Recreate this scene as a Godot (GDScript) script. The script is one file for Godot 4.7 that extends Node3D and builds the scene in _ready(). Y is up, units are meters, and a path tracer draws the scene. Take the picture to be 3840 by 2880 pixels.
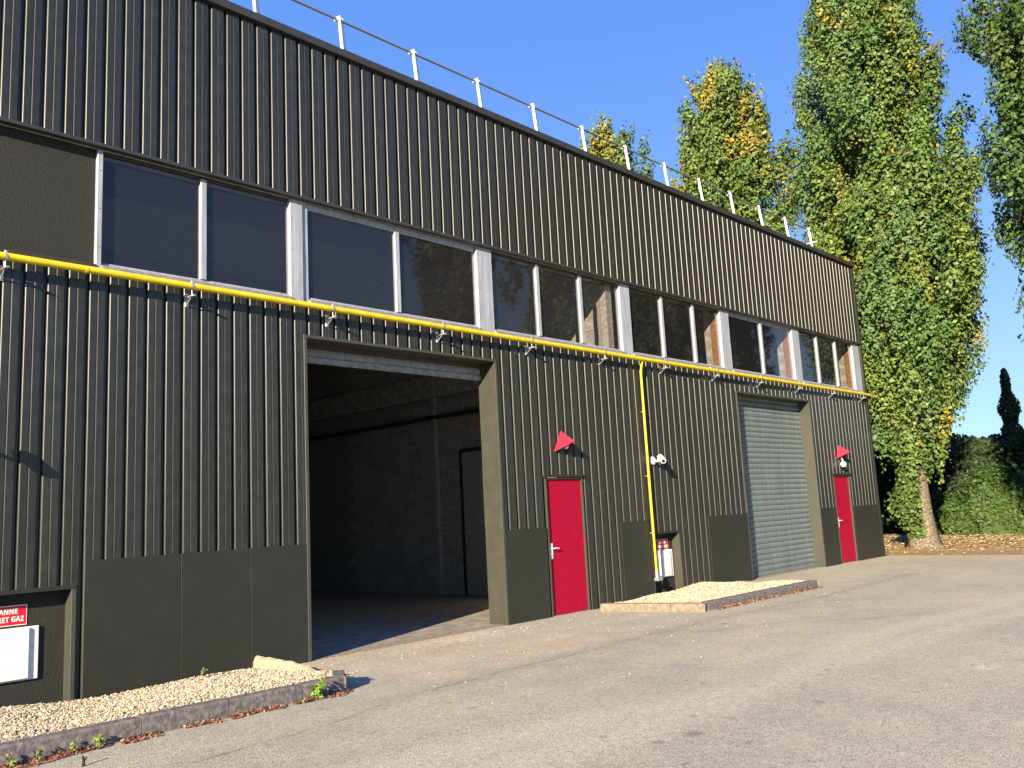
extends Node3D
# World: the facade is the plane z = 0, x runs along it away from the viewer, y up, metres.

var rng := RandomNumberGenerator.new()
var mats := {}
var names := {}

# ------------------------------------------------------------------ mesh building
class Mb:
	var v := PackedVector3Array()
	var n := PackedVector3Array()
	var u := PackedVector2Array()
	var u2 := PackedVector2Array()
	var c := PackedColorArray()
	var with_color := false
	func tri(a: Vector3, b: Vector3, d: Vector3):          # counter-clockwise seen from outside
		var nn := (b - a).cross(d - a)
		if nn.length_squared() < 1e-16: return
		nn = nn.normalized()
		v.append(a); v.append(d); v.append(b)
		for k in 3: n.append(nn)
	func quad(a: Vector3, b: Vector3, d: Vector3, e: Vector3):
		tri(a, b, d); tri(a, d, e)
	func box(lo: Vector3, hi: Vector3):
		var x0 := lo.x; var y0 := lo.y; var z0 := lo.z; var x1 := hi.x; var y1 := hi.y; var z1 := hi.z
		quad(Vector3(x0,y0,z1), Vector3(x1,y0,z1), Vector3(x1,y1,z1), Vector3(x0,y1,z1))
		quad(Vector3(x1,y0,z0), Vector3(x0,y0,z0), Vector3(x0,y1,z0), Vector3(x1,y1,z0))
		quad(Vector3(x1,y0,z1), Vector3(x1,y0,z0), Vector3(x1,y1,z0), Vector3(x1,y1,z1))
		quad(Vector3(x0,y0,z0), Vector3(x0,y0,z1), Vector3(x0,y1,z1), Vector3(x0,y1,z0))
		quad(Vector3(x0,y1,z1), Vector3(x1,y1,z1), Vector3(x1,y1,z0), Vector3(x0,y1,z0))
		quad(Vector3(x0,y0,z0), Vector3(x1,y0,z0), Vector3(x1,y0,z1), Vector3(x0,y0,z1))
	func cbox(lo: Vector3, hi: Vector3, b: float):          # box with chamfered edges
		var cen := (lo + hi) * 0.5; var h := (hi - lo) * 0.5
		b = minf(b, minf(h.x, minf(h.y, h.z)) * 0.9)
		var p := func(sx, sy, sz, ax): # corner vertex lying on the face of axis ax
			var q := Vector3(sx * (h.x - b), sy * (h.y - b), sz * (h.z - b))
			q[ax] += [sx, sy, sz][ax] * b
			return cen + q
		for ax in 3:
			for s in [-1, 1]:
				var i := (ax + 1) % 3; var j := (ax + 2) % 3
				var pts := []
				for st in [[-1, -1], [1, -1], [1, 1], [-1, 1]]:
					var sg := [0, 0, 0]; sg[ax] = s; sg[i] = st[0]; sg[j] = st[1]
					pts.append(p.call(sg[0], sg[1], sg[2], ax))
				if s < 0: pts.reverse()
				quad(pts[0], pts[1], pts[2], pts[3])
		for ax in 3:                                        # edges along ax
			var i := (ax + 1) % 3; var j := (ax + 2) % 3
			for si in [-1, 1]:
				for sj in [-1, 1]:
					var a := [0, 0, 0]; a[ax] = -1; a[i] = si; a[j] = sj
					var d := [0, 0, 0]; d[ax] = 1; d[i] = si; d[j] = sj
					var q := [p.call(a[0], a[1], a[2], i), p.call(d[0], d[1], d[2], i), p.call(d[0], d[1], d[2], j), p.call(a[0], a[1], a[2], j)]
					if si * sj > 0: q.reverse()
					quad(q[0], q[1], q[2], q[3])
		for sx in [-1, 1]:
			for sy in [-1, 1]:
				for sz in [-1, 1]:
					var t := [p.call(sx, sy, sz, 0), p.call(sx, sy, sz, 1), p.call(sx, sy, sz, 2)]
					if sx * sy * sz < 0: t.reverse()
					tri(t[0], t[1], t[2])
	func tube(path: Array, radii: Array, sides: int, caps := true):
		var rings := []
		for k in path.size():
			var d: Vector3 = (path[mini(k + 1, path.size() - 1)] - path[maxi(k - 1, 0)]).normalized()
			var s := d.cross(Vector3.UP if absf(d.y) < 0.9 else Vector3.RIGHT).normalized()
			var t := s.cross(d).normalized()
			var ring := []
			for m in sides:
				var a := TAU * m / sides
				ring.append(path[k] + (s * cos(a) + t * sin(a)) * radii[k])
			rings.append([ring, path[k]])
		for k in rings.size() - 1:
			for m in sides:
				var m2 := (m + 1) % sides
				var a: Vector3 = rings[k][0][m]; var b: Vector3 = rings[k][0][m2]
				var d: Vector3 = rings[k + 1][0][m2]; var e: Vector3 = rings[k + 1][0][m]
				var na: Vector3 = (a - rings[k][1]).normalized(); var nb: Vector3 = (b - rings[k][1]).normalized()
				var nd: Vector3 = (d - rings[k + 1][1]).normalized(); var ne: Vector3 = (e - rings[k + 1][1]).normalized()
				v.append(a); v.append(b); v.append(d); n.append(na); n.append(nb); n.append(nd)
				v.append(a); v.append(d); v.append(e); n.append(na); n.append(nd); n.append(ne)
		if caps:
			for e in [0, rings.size() - 1]:
				for m in sides:
					var a: Vector3 = rings[e][0][m]; var b: Vector3 = rings[e][0][(m + 1) % sides]
					if e == 0: tri(rings[e][1], a, b)
					else: tri(rings[e][1], b, a)
	func sphere(cen: Vector3, r: Vector3, su := 14, sv := 9):
		for i in sv:
			for j in su:
				var q := []
				for st in [[i, j], [i, j + 1], [i + 1, j + 1], [i + 1, j]]:
					var th: float = PI * st[0] / sv; var ph: float = TAU * st[1] / su
					q.append(Vector3(sin(th) * cos(ph), cos(th), sin(th) * sin(ph)))
				for o in [[0, 2, 1], [0, 3, 2]]:
					for k in [0, 1, 2]:
						v.append(cen + q[o[k]] * r); n.append(q[o[k]])
	func extrude(poly: Array, a: Vector3, b: Vector3, ux: Vector3, uy: Vector3):   # polygon counter-clockwise in (ux, uy) seen from b's side
		var m := poly.size()
		for k in m:
			var p: Vector2 = poly[k]; var q: Vector2 = poly[(k + 1) % m]
			quad(a + ux * p.x + uy * p.y, a + ux * q.x + uy * q.y, b + ux * q.x + uy * q.y, b + ux * p.x + uy * p.y)
		var pk := PackedVector2Array(poly)
		var idx := Geometry2D.triangulate_polygon(pk)
		for k in range(0, idx.size(), 3):
			var P := [poly[idx[k]], poly[idx[k + 1]], poly[idx[k + 2]]]
			var cr: float = (P[1] - P[0]).cross(P[2] - P[0])
			if cr < 0: P = [P[0], P[2], P[1]]
			tri(b + ux * P[0].x + uy * P[0].y, b + ux * P[1].x + uy * P[1].y, b + ux * P[2].x + uy * P[2].y)
			tri(a + ux * P[0].x + uy * P[0].y, a + ux * P[2].x + uy * P[2].y, a + ux * P[1].x + uy * P[1].y)
	func done() -> ArrayMesh:
		var arr := []
		arr.resize(Mesh.ARRAY_MAX)
		arr[Mesh.ARRAY_VERTEX] = v
		arr[Mesh.ARRAY_NORMAL] = n
		if u.size() == v.size() and u.size() > 0: arr[Mesh.ARRAY_TEX_UV] = u
		if u2.size() == v.size() and u2.size() > 0: arr[Mesh.ARRAY_TEX_UV2] = u2
		if c.size() == v.size() and c.size() > 0: arr[Mesh.ARRAY_COLOR] = c
		var m := ArrayMesh.new()
		m.add_surface_from_arrays(Mesh.PRIMITIVE_TRIANGLES, arr)
		return m

# ------------------------------------------------------------------ scene helpers
func numbered(called: String) -> String:
	var k: int = names.get(called, 0)
	names[called] = k + 1
	return called if k == 0 else "%s_%03d" % [called, k]

func tag(o: Node, label: String, category: String, group := ""):
	o.set_meta("label", label); o.set_meta("category", category)
	if group != "": o.set_meta("group", group)

func thing(called: String, at: Vector3, label: String, category: String, group := "") -> Node3D:
	var o := Node3D.new()
	o.name = numbered(called); add_child(o); o.position = at
	tag(o, label, category, group)
	return o

func holder(called: String, parent: Node, at := Vector3.ZERO) -> Node3D:
	var o := Node3D.new()
	o.name = called; parent.add_child(o, true); o.position = at
	return o

func put(mesh: Mesh, called: String, m: Material, parent: Node, at := Vector3.ZERO) -> MeshInstance3D:
	var o := MeshInstance3D.new()
	o.name = called if parent != self else numbered(called)
	o.mesh = mesh; o.material_override = m
	parent.add_child(o, true); o.position = at
	return o

func part_box(lo: Vector3, hi: Vector3, called: String, m: Material, parent: Node, bevel := 0.0) -> MeshInstance3D:
	var b := Mb.new()
	var cen := Vector3((lo.x + hi.x) / 2, lo.y, (lo.z + hi.z) / 2)
	if bevel > 0.0: b.cbox(lo - cen, hi - cen, bevel)
	else: b.box(lo - cen, hi - cen)
	return put(b.done(), called, m, parent, cen)

func lin(r: float, g: float, b: float) -> Color:
	return Color(r, g, b).linear_to_srgb()

func noise_image(size: int, freq: float, seed_: int, lo: float, hi: float, octaves := 4, tint := Color(1, 1, 1), streak := 1) -> ImageTexture:
	var f := FastNoiseLite.new()
	f.seed = seed_; f.frequency = freq; f.fractal_octaves = octaves
	var im := f.get_seamless_image(size, size / streak)
	im.convert(Image.FORMAT_L8)
	var src := im.get_data()
	var out := PackedByteArray(); out.resize(src.size() * 3)
	for k in src.size():
		var t := src[k] / 255.0
		var val := lerpf(lo, hi, t)
		out[k * 3] = int(clampf(lerpf(val * tint.r, val, t), 0, 1) * 255)
		out[k * 3 + 1] = int(clampf(lerpf(val * tint.g, val, t), 0, 1) * 255)
		out[k * 3 + 2] = int(clampf(lerpf(val * tint.b, val, t), 0, 1) * 255)
	var r := Image.create_from_data(im.get_width(), im.get_height(), false, Image.FORMAT_RGB8, out)
	if streak > 1: r.resize(size, size, Image.INTERPOLATE_CUBIC)
	r.generate_mipmaps()
	return ImageTexture.create_from_image(r)

func normal_image(size: int, freq: float, seed_: int, strength: float) -> ImageTexture:
	var f := FastNoiseLite.new()
	f.seed = seed_; f.frequency = freq; f.fractal_octaves = 3
	var im := f.get_seamless_image(size, size)
	im.convert(Image.FORMAT_RGBA8)
	im.bump_map_to_normal_map(strength)
	im.generate_mipmaps()
	return ImageTexture.create_from_image(im)

func mat(key: String, col: Color, rough := 0.7, spec := 0.5, tex: Texture2D = null, scale := 0.5, metal := 0.0, nrm: Texture2D = null, nscale := 0.5) -> StandardMaterial3D:
	if mats.has(key): return mats[key]
	var m := StandardMaterial3D.new()
	m.resource_name = key
	m.albedo_color = col; m.roughness = rough; m.metallic_specular = spec; m.metallic = metal
	if tex or nrm:
		m.uv1_triplanar = true; m.uv1_world_triplanar = true
		m.uv1_scale = Vector3.ONE * scale
		if tex: m.albedo_texture = tex
		if nrm:
			m.normal_enabled = true; m.normal_texture = nrm; m.normal_scale = nscale
	mats[key] = m
	return m

# ------------------------------------------------------------------ cladding
var strip_cache := {}

func profile(w: float) -> Array:                            # one 0.2 m module: [x, z, normal x, normal z] pairs, groove first
	var segs := []
	var line := func(x0, z0, x1, z1):
		var n := Vector2(-(z1 - z0), x1 - x0).normalized()
		segs.append([Vector2(x0, z0), Vector2(x1, z1), n, n])
	line.call(0.0, 0.0, 0.008, -0.038)
	line.call(0.008, -0.038, 0.0380 + w, -0.038)
	line.call(0.0380 + w, -0.038, 0.04852 + w, -0.01126)
	for k in 5:                                             # rolled edge of the rib, 18 mm radius
		var a0 := deg_to_rad(68.0 * (1.0 - k / 5.0)); var a1 := deg_to_rad(68.0 * (1.0 - (k + 1) / 5.0))
		segs.append([Vector2(0.0652 + w - 0.018 * sin(a0), -0.018 + 0.018 * cos(a0)), Vector2(0.0652 + w - 0.018 * sin(a1), -0.018 + 0.018 * cos(a1)), Vector2(-sin(a0), cos(a0)), Vector2(-sin(a1), cos(a1))])
	line.call(0.0652 + w, 0.0, 0.119, 0.0)
	line.call(0.119, 0.0, 0.1235, -0.003)
	line.call(0.1235, -0.003, 0.1295, -0.003)
	line.call(0.1295, -0.003, 0.134, 0.0)
	line.call(0.134, 0.0, 0.2, 0.0)
	return segs

func strip_mesh(a: float, b: float, height: float, variant: int) -> ArrayMesh:
	var key := "%.3f %.3f %.3f %d" % [a, b, height, variant]
	if strip_cache.has(key): return strip_cache[key]
	var m := Mb.new()
	for sg in profile([0.0, 0.0012, -0.0012][variant]):
		var p: Vector2 = sg[0]; var q: Vector2 = sg[1]; var n0: Vector2 = sg[2]; var n1: Vector2 = sg[3]
		if q.x <= a or p.x >= b: continue
		var p2 := p; var q2 := q
		if p.x < a: p2 = p.lerp(q, (a - p.x) / (q.x - p.x))
		if q.x > b: q2 = p.lerp(q, (b - p.x) / (q.x - p.x))
		m.quad(Vector3(p2.x, 0, p2.y), Vector3(q2.x, 0, q2.y), Vector3(q2.x, height, q2.y), Vector3(p2.x, height, p2.y))
		for k in range(maxi(0, m.v.size() - 6), m.v.size()):
			var nn := n0 if absf(m.v[k].x - p2.x) < 1e-6 else n1
			m.n[k] = Vector3(nn.x, 0, nn.y)
	var r := m.done()
	strip_cache[key] = r
	return r

func cladding(parent: Node, x_from: float, x_to: float, phase: float, y0: float, y1: float, openings: Array):
	var k0 := int(floor((x_from - phase) / 0.2))
	var k1 := int(ceil((x_to - phase) / 0.2))
	for k in range(k0, k1):
		var s := phase + k * 0.2
		var cuts := [maxf(s, x_from), minf(s + 0.2, x_to)]
		if cuts[1] - cuts[0] < 0.003: continue
		for o in openings:
			for e in [o[0], o[1]]:
				if e > cuts[0] + 0.003 and e < cuts[-1] - 0.003: cuts.append(e)
		cuts.sort()
		for i in cuts.size() - 1:
			var mid: float = (cuts[i] + cuts[i + 1]) / 2
			var base := y0
			for o in openings:
				if mid > o[0] and mid < o[1]: base = maxf(base, o[2])
			if base > y1 - 0.02: continue
			var tone: Material = mats["paint%d" % [0, 1, 0, 2, 0, 1, 2][(k * 5 + 3) % 7 if k >= 0 else 0]]
			put(strip_mesh(cuts[i] - s, cuts[i + 1] - s, y1 - base, absi(k * 7) % 3), "cladding_strip", tone, parent, Vector3(s, base, 0))

# ------------------------------------------------------------------ foliage
func leaf_cloud(at: PackedVector3Array, dirs: PackedVector3Array, cols: PackedColorArray, size: float, jitter: float, seed_: int, long := 1.25) -> ArrayMesh:
	var r := RandomNumberGenerator.new(); r.seed = seed_
	var cnt := at.size()
	var V := PackedVector3Array(); V.resize(cnt * 4)
	var N := PackedVector3Array(); N.resize(cnt * 4)
	var C := PackedColorArray(); C.resize(cnt * 4)
	var I := PackedInt32Array(); I.resize(cnt * 6)
	for k in cnt:
		var nn := (dirs[k] + Vector3(r.randf() - 0.5, r.randf() - 0.5, r.randf() - 0.5) * 1.9).normalized()
		var t := nn.cross(Vector3(r.randf() - 0.5, r.randf() - 0.5, r.randf() - 0.5)).normalized()
		var b := nn.cross(t)
		var s := size * (1.0 + (r.randf() - 0.5) * 2.0 * jitter)
		var p := at[k]
		var q := k * 4
		var fold := nn * s * 0.16
		V[q] = p - t * s * 0.5 * long; V[q + 1] = p - b * s * 0.46 - t * s * 0.08 + fold
		V[q + 2] = p + t * s * 0.5 * long; V[q + 3] = p + b * s * 0.46 - t * s * 0.08 + fold
		for m in 4:
			N[q + m] = nn; C[q + m] = cols[k]
		var i := k * 6
		I[i] = q; I[i + 1] = q + 2; I[i + 2] = q + 1; I[i + 3] = q; I[i + 4] = q + 3; I[i + 5] = q + 2
	var arr := []
	arr.resize(Mesh.ARRAY_MAX)
	arr[Mesh.ARRAY_VERTEX] = V; arr[Mesh.ARRAY_NORMAL] = N; arr[Mesh.ARRAY_COLOR] = C; arr[Mesh.ARRAY_INDEX] = I
	var me := ArrayMesh.new()
	me.add_surface_from_arrays(Mesh.PRIMITIVE_TRIANGLES, arr)
	return me

func crown_radius(t: float) -> float:                       # t 0 at the lowest leaves, 1 at the tip
	var tab := [[0.0, 0.34], [0.1, 0.66], [0.2, 0.92], [0.4, 1.0], [0.6, 0.98], [0.75, 0.86], [0.88, 0.62], [0.96, 0.36], [1.0, 0.06]]
	for k in tab.size() - 1:
		if t <= tab[k + 1][0]:
			return lerpf(tab[k][1], tab[k + 1][1], (t - tab[k][0]) / (tab[k + 1][0] - tab[k][0]))
	return 0.05

func poplar(at: Vector3, height: float, low: float, radius: float, trunk_r: float, seed_: int, plumes: int, per: int, yellow: float, leaf: float, label: String, skirt := false, tone := 1.0):
	var r := RandomNumberGenerator.new(); r.seed = seed_
	var tree := thing("poplar_tree", at, label, "tree", "row of poplars along the yard edge")
	var tr := Mb.new()
	var path := []; var rad := []
	var lean := Vector3(r.randf_range(-0.25, 0.25), 0, r.randf_range(-0.25, 0.25))
	for k in 15:
		var t: float = [0.0, 0.012, 0.03, 0.06][k] if k < 4 else 0.06 + (k - 3) / 11.0 * 0.94
		path.append(Vector3(sin(t * 5.0 + seed_) * 0.08, t * height * 0.93 - 0.1, cos(t * 4.0 + seed_) * 0.08) + lean * t)
		rad.append(lerpf(trunk_r, 0.015, pow(t, 0.55)) * [1.45, 1.22, 1.08, 1.0][mini(k, 3)])
	tr.tube(path, rad, 16)
	for k in tr.v.size():                                   # ridges of the bark and root flare
		var p := tr.v[k]
		var a := atan2(p.z, p.x)
		var f := 1.0 + 0.045 * sin(a * 7.0 + p.y * 0.6) + 0.03 * sin(a * 4.0 + 1.0) + 0.10 * exp(-maxf(p.y, 0.0) * 2.5) * sin(a * 5.0 + seed_)
		tr.v[k] = Vector3(p.x * f, p.y, p.z * f)
	put(tr.done(), "trunk", mats.bark, tree)
	var P := PackedVector3Array(); var D := PackedVector3Array(); var C := PackedColorArray()
	var greens := [Vector3(0.080, 0.134, 0.028), Vector3(0.062, 0.112, 0.030), Vector3(0.102, 0.150, 0.030), Vector3(0.078, 0.134, 0.044), Vector3(0.092, 0.144, 0.036)]
	var golds := [Vector3(0.26, 0.22, 0.032), Vector3(0.19, 0.185, 0.034), Vector3(0.25, 0.185, 0.026)]
	var gn := FastNoiseLite.new(); gn.seed = seed_; gn.frequency = 0.33; gn.fractal_octaves = 2
	for k in plumes:
		var t := pow((k + r.randf()) / plumes, 0.92)
		var y := lerpf(low, height * 0.97, t)
		var a := k * 2.39996 + r.randf() * 0.9
		var R := radius * crown_radius(t) * (0.90 + 0.16 * sin(a * 3.0 + y * 0.55 + seed_) + 0.10 * sin(a * 5.0 - y * 1.1))
		var q := pow(r.randf(), 0.66)
		if gn.get_noise_3d(cos(a) * 2.6 + 40.0, y * 0.62, sin(a) * 2.6) < -0.28: q *= 0.7   # hollows between the upswept branches
		var rr := R * lerpf(0.10, 0.88, q)
		var cen := Vector3(cos(a) * rr, y, sin(a) * rr) + lean * (y / height)
		var out := Vector3(cos(a), 0, sin(a))
		var len := r.randf_range(0.8, 1.9) * lerpf(1.0, 0.65, t)
		var pr := r.randf_range(0.24, 0.46) * (0.65 + 0.35 * crown_radius(t))
		var axis := (Vector3.UP + out * r.randf_range(0.08, 0.42) + Vector3(r.randf() - 0.5, 0, r.randf() - 0.5) * 0.3).normalized()
		var side := axis.cross(Vector3.RIGHT).normalized(); var side2 := side.cross(axis)
		var base: Vector3 = greens[r.randi() % greens.size()]
		var gold: Vector3 = golds[r.randi() % golds.size()]
		if q > 0.35 and y < low + 3.0 and k % 3 == 0:
			var lb := Mb.new()
			var yb := maxf(y - rr * 2.6 - 0.6, minf(low - 0.3, 1.6) + 0.8)
			var st := Vector3(0, yb, 0) + lean * (yb / height)
			lb.tube([st, st.lerp(cen, 0.55) + out * 0.12, cen + axis * len * 0.3], [trunk_r * 0.22, trunk_r * 0.13, 0.012], 6, false)
			put(lb.done(), "limb", mats.limb_bark, tree)
		var cnt := int(per * pr * len / 0.40)
		for m in cnt:
			var s := clampf(r.randfn(0.0, 0.48), -1.25, 1.25)
			var taper := 1.05 - 0.55 * absf(s)
			var ph := r.randf() * TAU
			var d := absf(r.randfn(0.62, 0.30)) * pr * taper
			var ov := side * cos(ph) + side2 * sin(ph)
			var p := cen + axis * s * len * 0.75 + ov * d + Vector3(0, 0.10 * sin(ph * 3.0 + s * 9.0), 0)
			P.append(p)
			D.append((ov * 0.7 + out * 0.5 + Vector3(0, 0.35, 0)))
			var col := base
			var g := gn.get_noise_3d(p.x * 1.3, p.y, p.z * 1.3) + 0.12 * (t - 0.5) + r.randf_range(-0.10, 0.10)
			if g > 0.36 - yellow * 0.95: col = base.lerp(gold, r.randf_range(0.35, 1.0))
			elif r.randf() < 0.03 + yellow * 0.2: col = base.lerp(gold, r.randf_range(0.3, 0.8))
			col *= r.randf_range(0.70, 1.30) * tone
			C.append(Color(col.x, col.y, col.z))
	if skirt:                                               # sprouts climbing the lower trunk
		for k in 5200:
			var y := r.randf_range(0.35, low + 1.0)
			var ph := 3.75 + clampf(r.randfn(0.0, 0.55), -0.85, 1.0) - 0.35 * smoothstep(1.8, low, y)
			var wob := 0.10 + 0.42 * smoothstep(0.35, 1.1, y) * (0.62 + 0.38 * sin(y * 2.3 - 0.6)) * (1.0 - 0.3 * smoothstep(1.5, 2.0, y) * smoothstep(2.6, 2.1, y))
			var d := trunk_r * 0.9 + absf(r.randfn(0.5, 0.32)) * wob
			P.append(Vector3(cos(ph) * d, y, sin(ph) * d))
			D.append(Vector3(cos(ph), 0.3, sin(ph)))
			var col: Vector3 = greens[r.randi() % 3] * r.randf_range(0.55, 1.1)
			if r.randf() < 0.04: col = golds[1]
			C.append(Color(col.x, col.y, col.z))
	put(leaf_cloud(P, D, C, leaf, 0.35, seed_ + 5), "crown", mats.leaf, tree)

func _ready():
	rng.seed = 4211
	# ---------------------------------------------------------------- camera
	var cam := Camera3D.new()
	cam.name = "camera"
	add_child(cam)
	cam.fov = 47.886
	cam.near = 0.05; cam.far = 600.0
	cam.transform = Transform3D(Basis(Vector3(0.6927544, -0.05157862, 0.71932676), Vector3(-0.07235091, 0.98743624, 0.14048137), Vector3(-0.71753514, -0.14936303, 0.68031904)), Vector3(0, 1.567, 8.992))
	cam.current = true
	# ---------------------------------------------------------------- sky and sun
	var env := Environment.new()
	env.background_mode = Environment.BG_SKY
	var sky := Sky.new()
	var sm := ProceduralSkyMaterial.new()
	sm.sky_top_color = lin(0.036, 0.100, 0.315)
	sm.sky_horizon_color = lin(0.235, 0.375, 0.385)
	sm.sky_curve = 0.16
	sm.ground_bottom_color = lin(0.05, 0.05, 0.045)
	sm.ground_horizon_color = lin(0.14, 0.15, 0.15)
	sm.sun_angle_max = 4.0
	sky.sky_material = sm
	env.sky = sky
	env.tonemap_mode = Environment.TONE_MAPPER_LINEAR
	env.tonemap_exposure = 3.0
	env.sdfgi_enabled = true; env.ssao_enabled = true; env.ssil_enabled = true
	var we := WorldEnvironment.new()
	we.name = "world_environment"; we.environment = env
	add_child(we)
	var sun := DirectionalLight3D.new()
	sun.name = "sun"
	sun.light_color = Color(1.0, 0.925, 0.81)
	sun.light_energy = 1.6
	sun.light_angular_distance = 0.5
	sun.shadow_enabled = true
	add_child(sun)
	sun.look_at_from_position(Vector3(-1.0, 0.355, 0.39), Vector3.ZERO, Vector3.UP)

	make_materials()
	ground()
	var house := warehouse()
	interior(house)
	trees()
	guardrail()
	gas_pipe()
	lamps()
	cabinets()
	kerbs()
	small_plants()

func make_materials():
	var soft := noise_image(512, 0.012, 3, 0.86, 1.0, 5)
	var blot := noise_image(512, 0.02, 9, 0.70, 1.0, 5, Color(1.0, 0.97, 0.92))
	var fine := noise_image(512, 0.09, 14, 0.80, 1.0, 3)
	var streaks := noise_image(512, 0.02, 21, 0.84, 1.0, 4, Color(1, 0.98, 0.95), 8)
	var streak_v := noise_image(512, 0.02, 25, 0.78, 1.0, 4, Color(1, 0.99, 0.96), 1)
	var bump := normal_image(512, 0.05, 5, 6.0)
	var wave := normal_image(512, 0.008, 6, 3.0)
	for k in 3:
		var f: float = [1.0, 1.12, 0.90][k]
		mat("paint%d" % k, lin(0.0250 * f, 0.0260 * f, 0.0218 * f), 0.38, 0.50, streak_v, 0.55, 0.0, wave, 0.20)
	mat("paint_flat", lin(0.0225, 0.0245, 0.0200), 0.5, 0.4, noise_image(512, 0.015, 19, 0.90, 1.0, 5), 0.4)
	mat("paint_jamb", lin(0.050, 0.051, 0.039), 0.5, 0.5, soft, 0.5)
	mat("paint_rough", lin(0.029, 0.0305, 0.026), 0.75, 0.4, noise_image(512, 0.06, 37, 0.72, 1.0, 4), 1.3, 0.0, bump, 0.22)
	mat("dark_trim", lin(0.034, 0.032, 0.029), 0.5, 0.5, soft, 0.8)
	mat("brown_trim", lin(0.06, 0.045, 0.035), 0.7, 0.4, blot, 1.0)
	mat("frame", lin(0.35, 0.385, 0.46), 0.45, 0.5, streaks, 0.9)
	mat("frame_dirty", lin(0.31, 0.30, 0.33), 0.6, 0.4, blot, 1.6)
	mat("orange_steel", lin(0.36, 0.17, 0.06), 0.6, 0.4, blot, 1.0)
	mat("red_paint", lin(0.31, 0.0042, 0.028), 0.45, 0.22, noise_image(512, 0.018, 91, 0.92, 1.0, 5), 0.8)
	mat("red_hood", lin(0.40, 0.012, 0.038), 0.4, 0.5, soft, 1.5)
	mat("yellow_paint", lin(0.72, 0.56, 0.012), 0.35, 0.5, soft, 1.2)
	mat("galvanised", lin(0.50, 0.51, 0.52), 0.35, 0.5, fine, 3.0, 0.6)
	mat("white_metal", lin(0.80, 0.80, 0.79), 0.4, 0.5, soft, 1.5)
	mat("rail_metal", lin(0.22, 0.20, 0.18), 0.45, 0.5, fine, 3.0, 0.3)
	mat("white_plastic", lin(0.78, 0.78, 0.77), 0.35, 0.5, soft, 1.5)
	mat("grey_plastic", lin(0.25, 0.25, 0.26), 0.45, 0.5)
	mat("dark_glass", lin(0.01, 0.01, 0.012), 0.08, 0.5)
	mat("shutter", lin(0.145, 0.185, 0.20), 0.42, 0.5, streaks, 0.6)
	mat("shutter_dull", lin(0.33, 0.35, 0.375), 0.6, 0.4, blot, 0.9)
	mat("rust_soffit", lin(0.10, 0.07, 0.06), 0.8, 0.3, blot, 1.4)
	mat("block", lin(0.48, 0.45, 0.41), 0.9, 0.3, blot, 1.1, 0.0, bump, 0.7)
	mat("block_pale", lin(0.53, 0.50, 0.46), 0.9, 0.3, blot, 1.3, 0.0, bump, 0.7)
	mat("mortar", lin(0.33, 0.31, 0.28), 0.95, 0.2, fine, 2.0)
	mat("inside_dark", lin(0.06, 0.058, 0.055), 0.85, 0.3, blot, 0.5)
	mat("inside_wall", lin(0.45, 0.43, 0.40), 0.9, 0.3, blot, 0.5)
	mat("ceiling", lin(0.40, 0.39, 0.37), 0.9, 0.3, blot, 0.4)
	mat("floor_slab", lin(0.43, 0.41, 0.38), 0.5, 0.4, blot, 0.35)
	mat("concrete", lin(0.36, 0.31, 0.245), 0.9, 0.3, blot, 1.1, 0.0, bump, 0.6)
	mat("concrete_dull", lin(0.255, 0.222, 0.178), 0.95, 0.3, blot, 0.9, 0.0, bump, 0.3)
	mat("concrete_pale", lin(0.42, 0.36, 0.27), 0.95, 0.3, blot, 1.7, 0.0, bump, 0.9)
	mat("kerb_stone", lin(0.222, 0.205, 0.194), 0.92, 0.3, noise_image(512, 0.03, 33, 0.62, 1.0, 5, Color(0.95, 0.95, 1.0)), 0.9, 0.0, bump, 0.22)
	mat("sign_red", lin(0.55, 0.006, 0.025), 0.35, 0.5)
	mat("sign_white", lin(0.82, 0.80, 0.76), 0.4, 0.5)
	mat("bark", lin(0.40, 0.35, 0.28), 0.95, 0.2, noise_image(512, 0.03, 41, 0.35, 1.0, 5, Color(0.9, 0.85, 0.8)), 0.8, 0.0, bump, 1.0)
	mat("limb_bark", lin(0.20, 0.17, 0.13), 0.95, 0.2)
	mat("glass", Color(0.20, 0.195, 0.215, 0.32), 0.03, 0.55)
	mats.glass.transparency = BaseMaterial3D.TRANSPARENCY_ALPHA
	var lf := mat("leaf", Color(1, 1, 1), 0.55, 0.35)
	lf.vertex_color_use_as_albedo = true
	lf.backlight = Color(0.25, 0.30, 0.10)
	lf.cull_mode = BaseMaterial3D.CULL_DISABLED
	var dl := mat("dry_leaf", Color(1, 1, 1), 0.8, 0.3)
	dl.vertex_color_use_as_albedo = true
	dl.cull_mode = BaseMaterial3D.CULL_DISABLED
	var st := mat("pebble", Color(1, 1, 1), 0.9, 0.3)
	st.vertex_color_use_as_albedo = true

# ------------------------------------------------------------------ ground
func seg_dist(p: Vector2, line: Array) -> float:
	var best := 1e9
	for k in line.size() - 1:
		var a: Vector2 = line[k]; var b: Vector2 = line[k + 1]
		var t := clampf((p - a).dot(b - a) / (b - a).length_squared(), 0, 1)
		best = minf(best, p.distance_to(a.lerp(b, t)))
	return best

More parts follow.
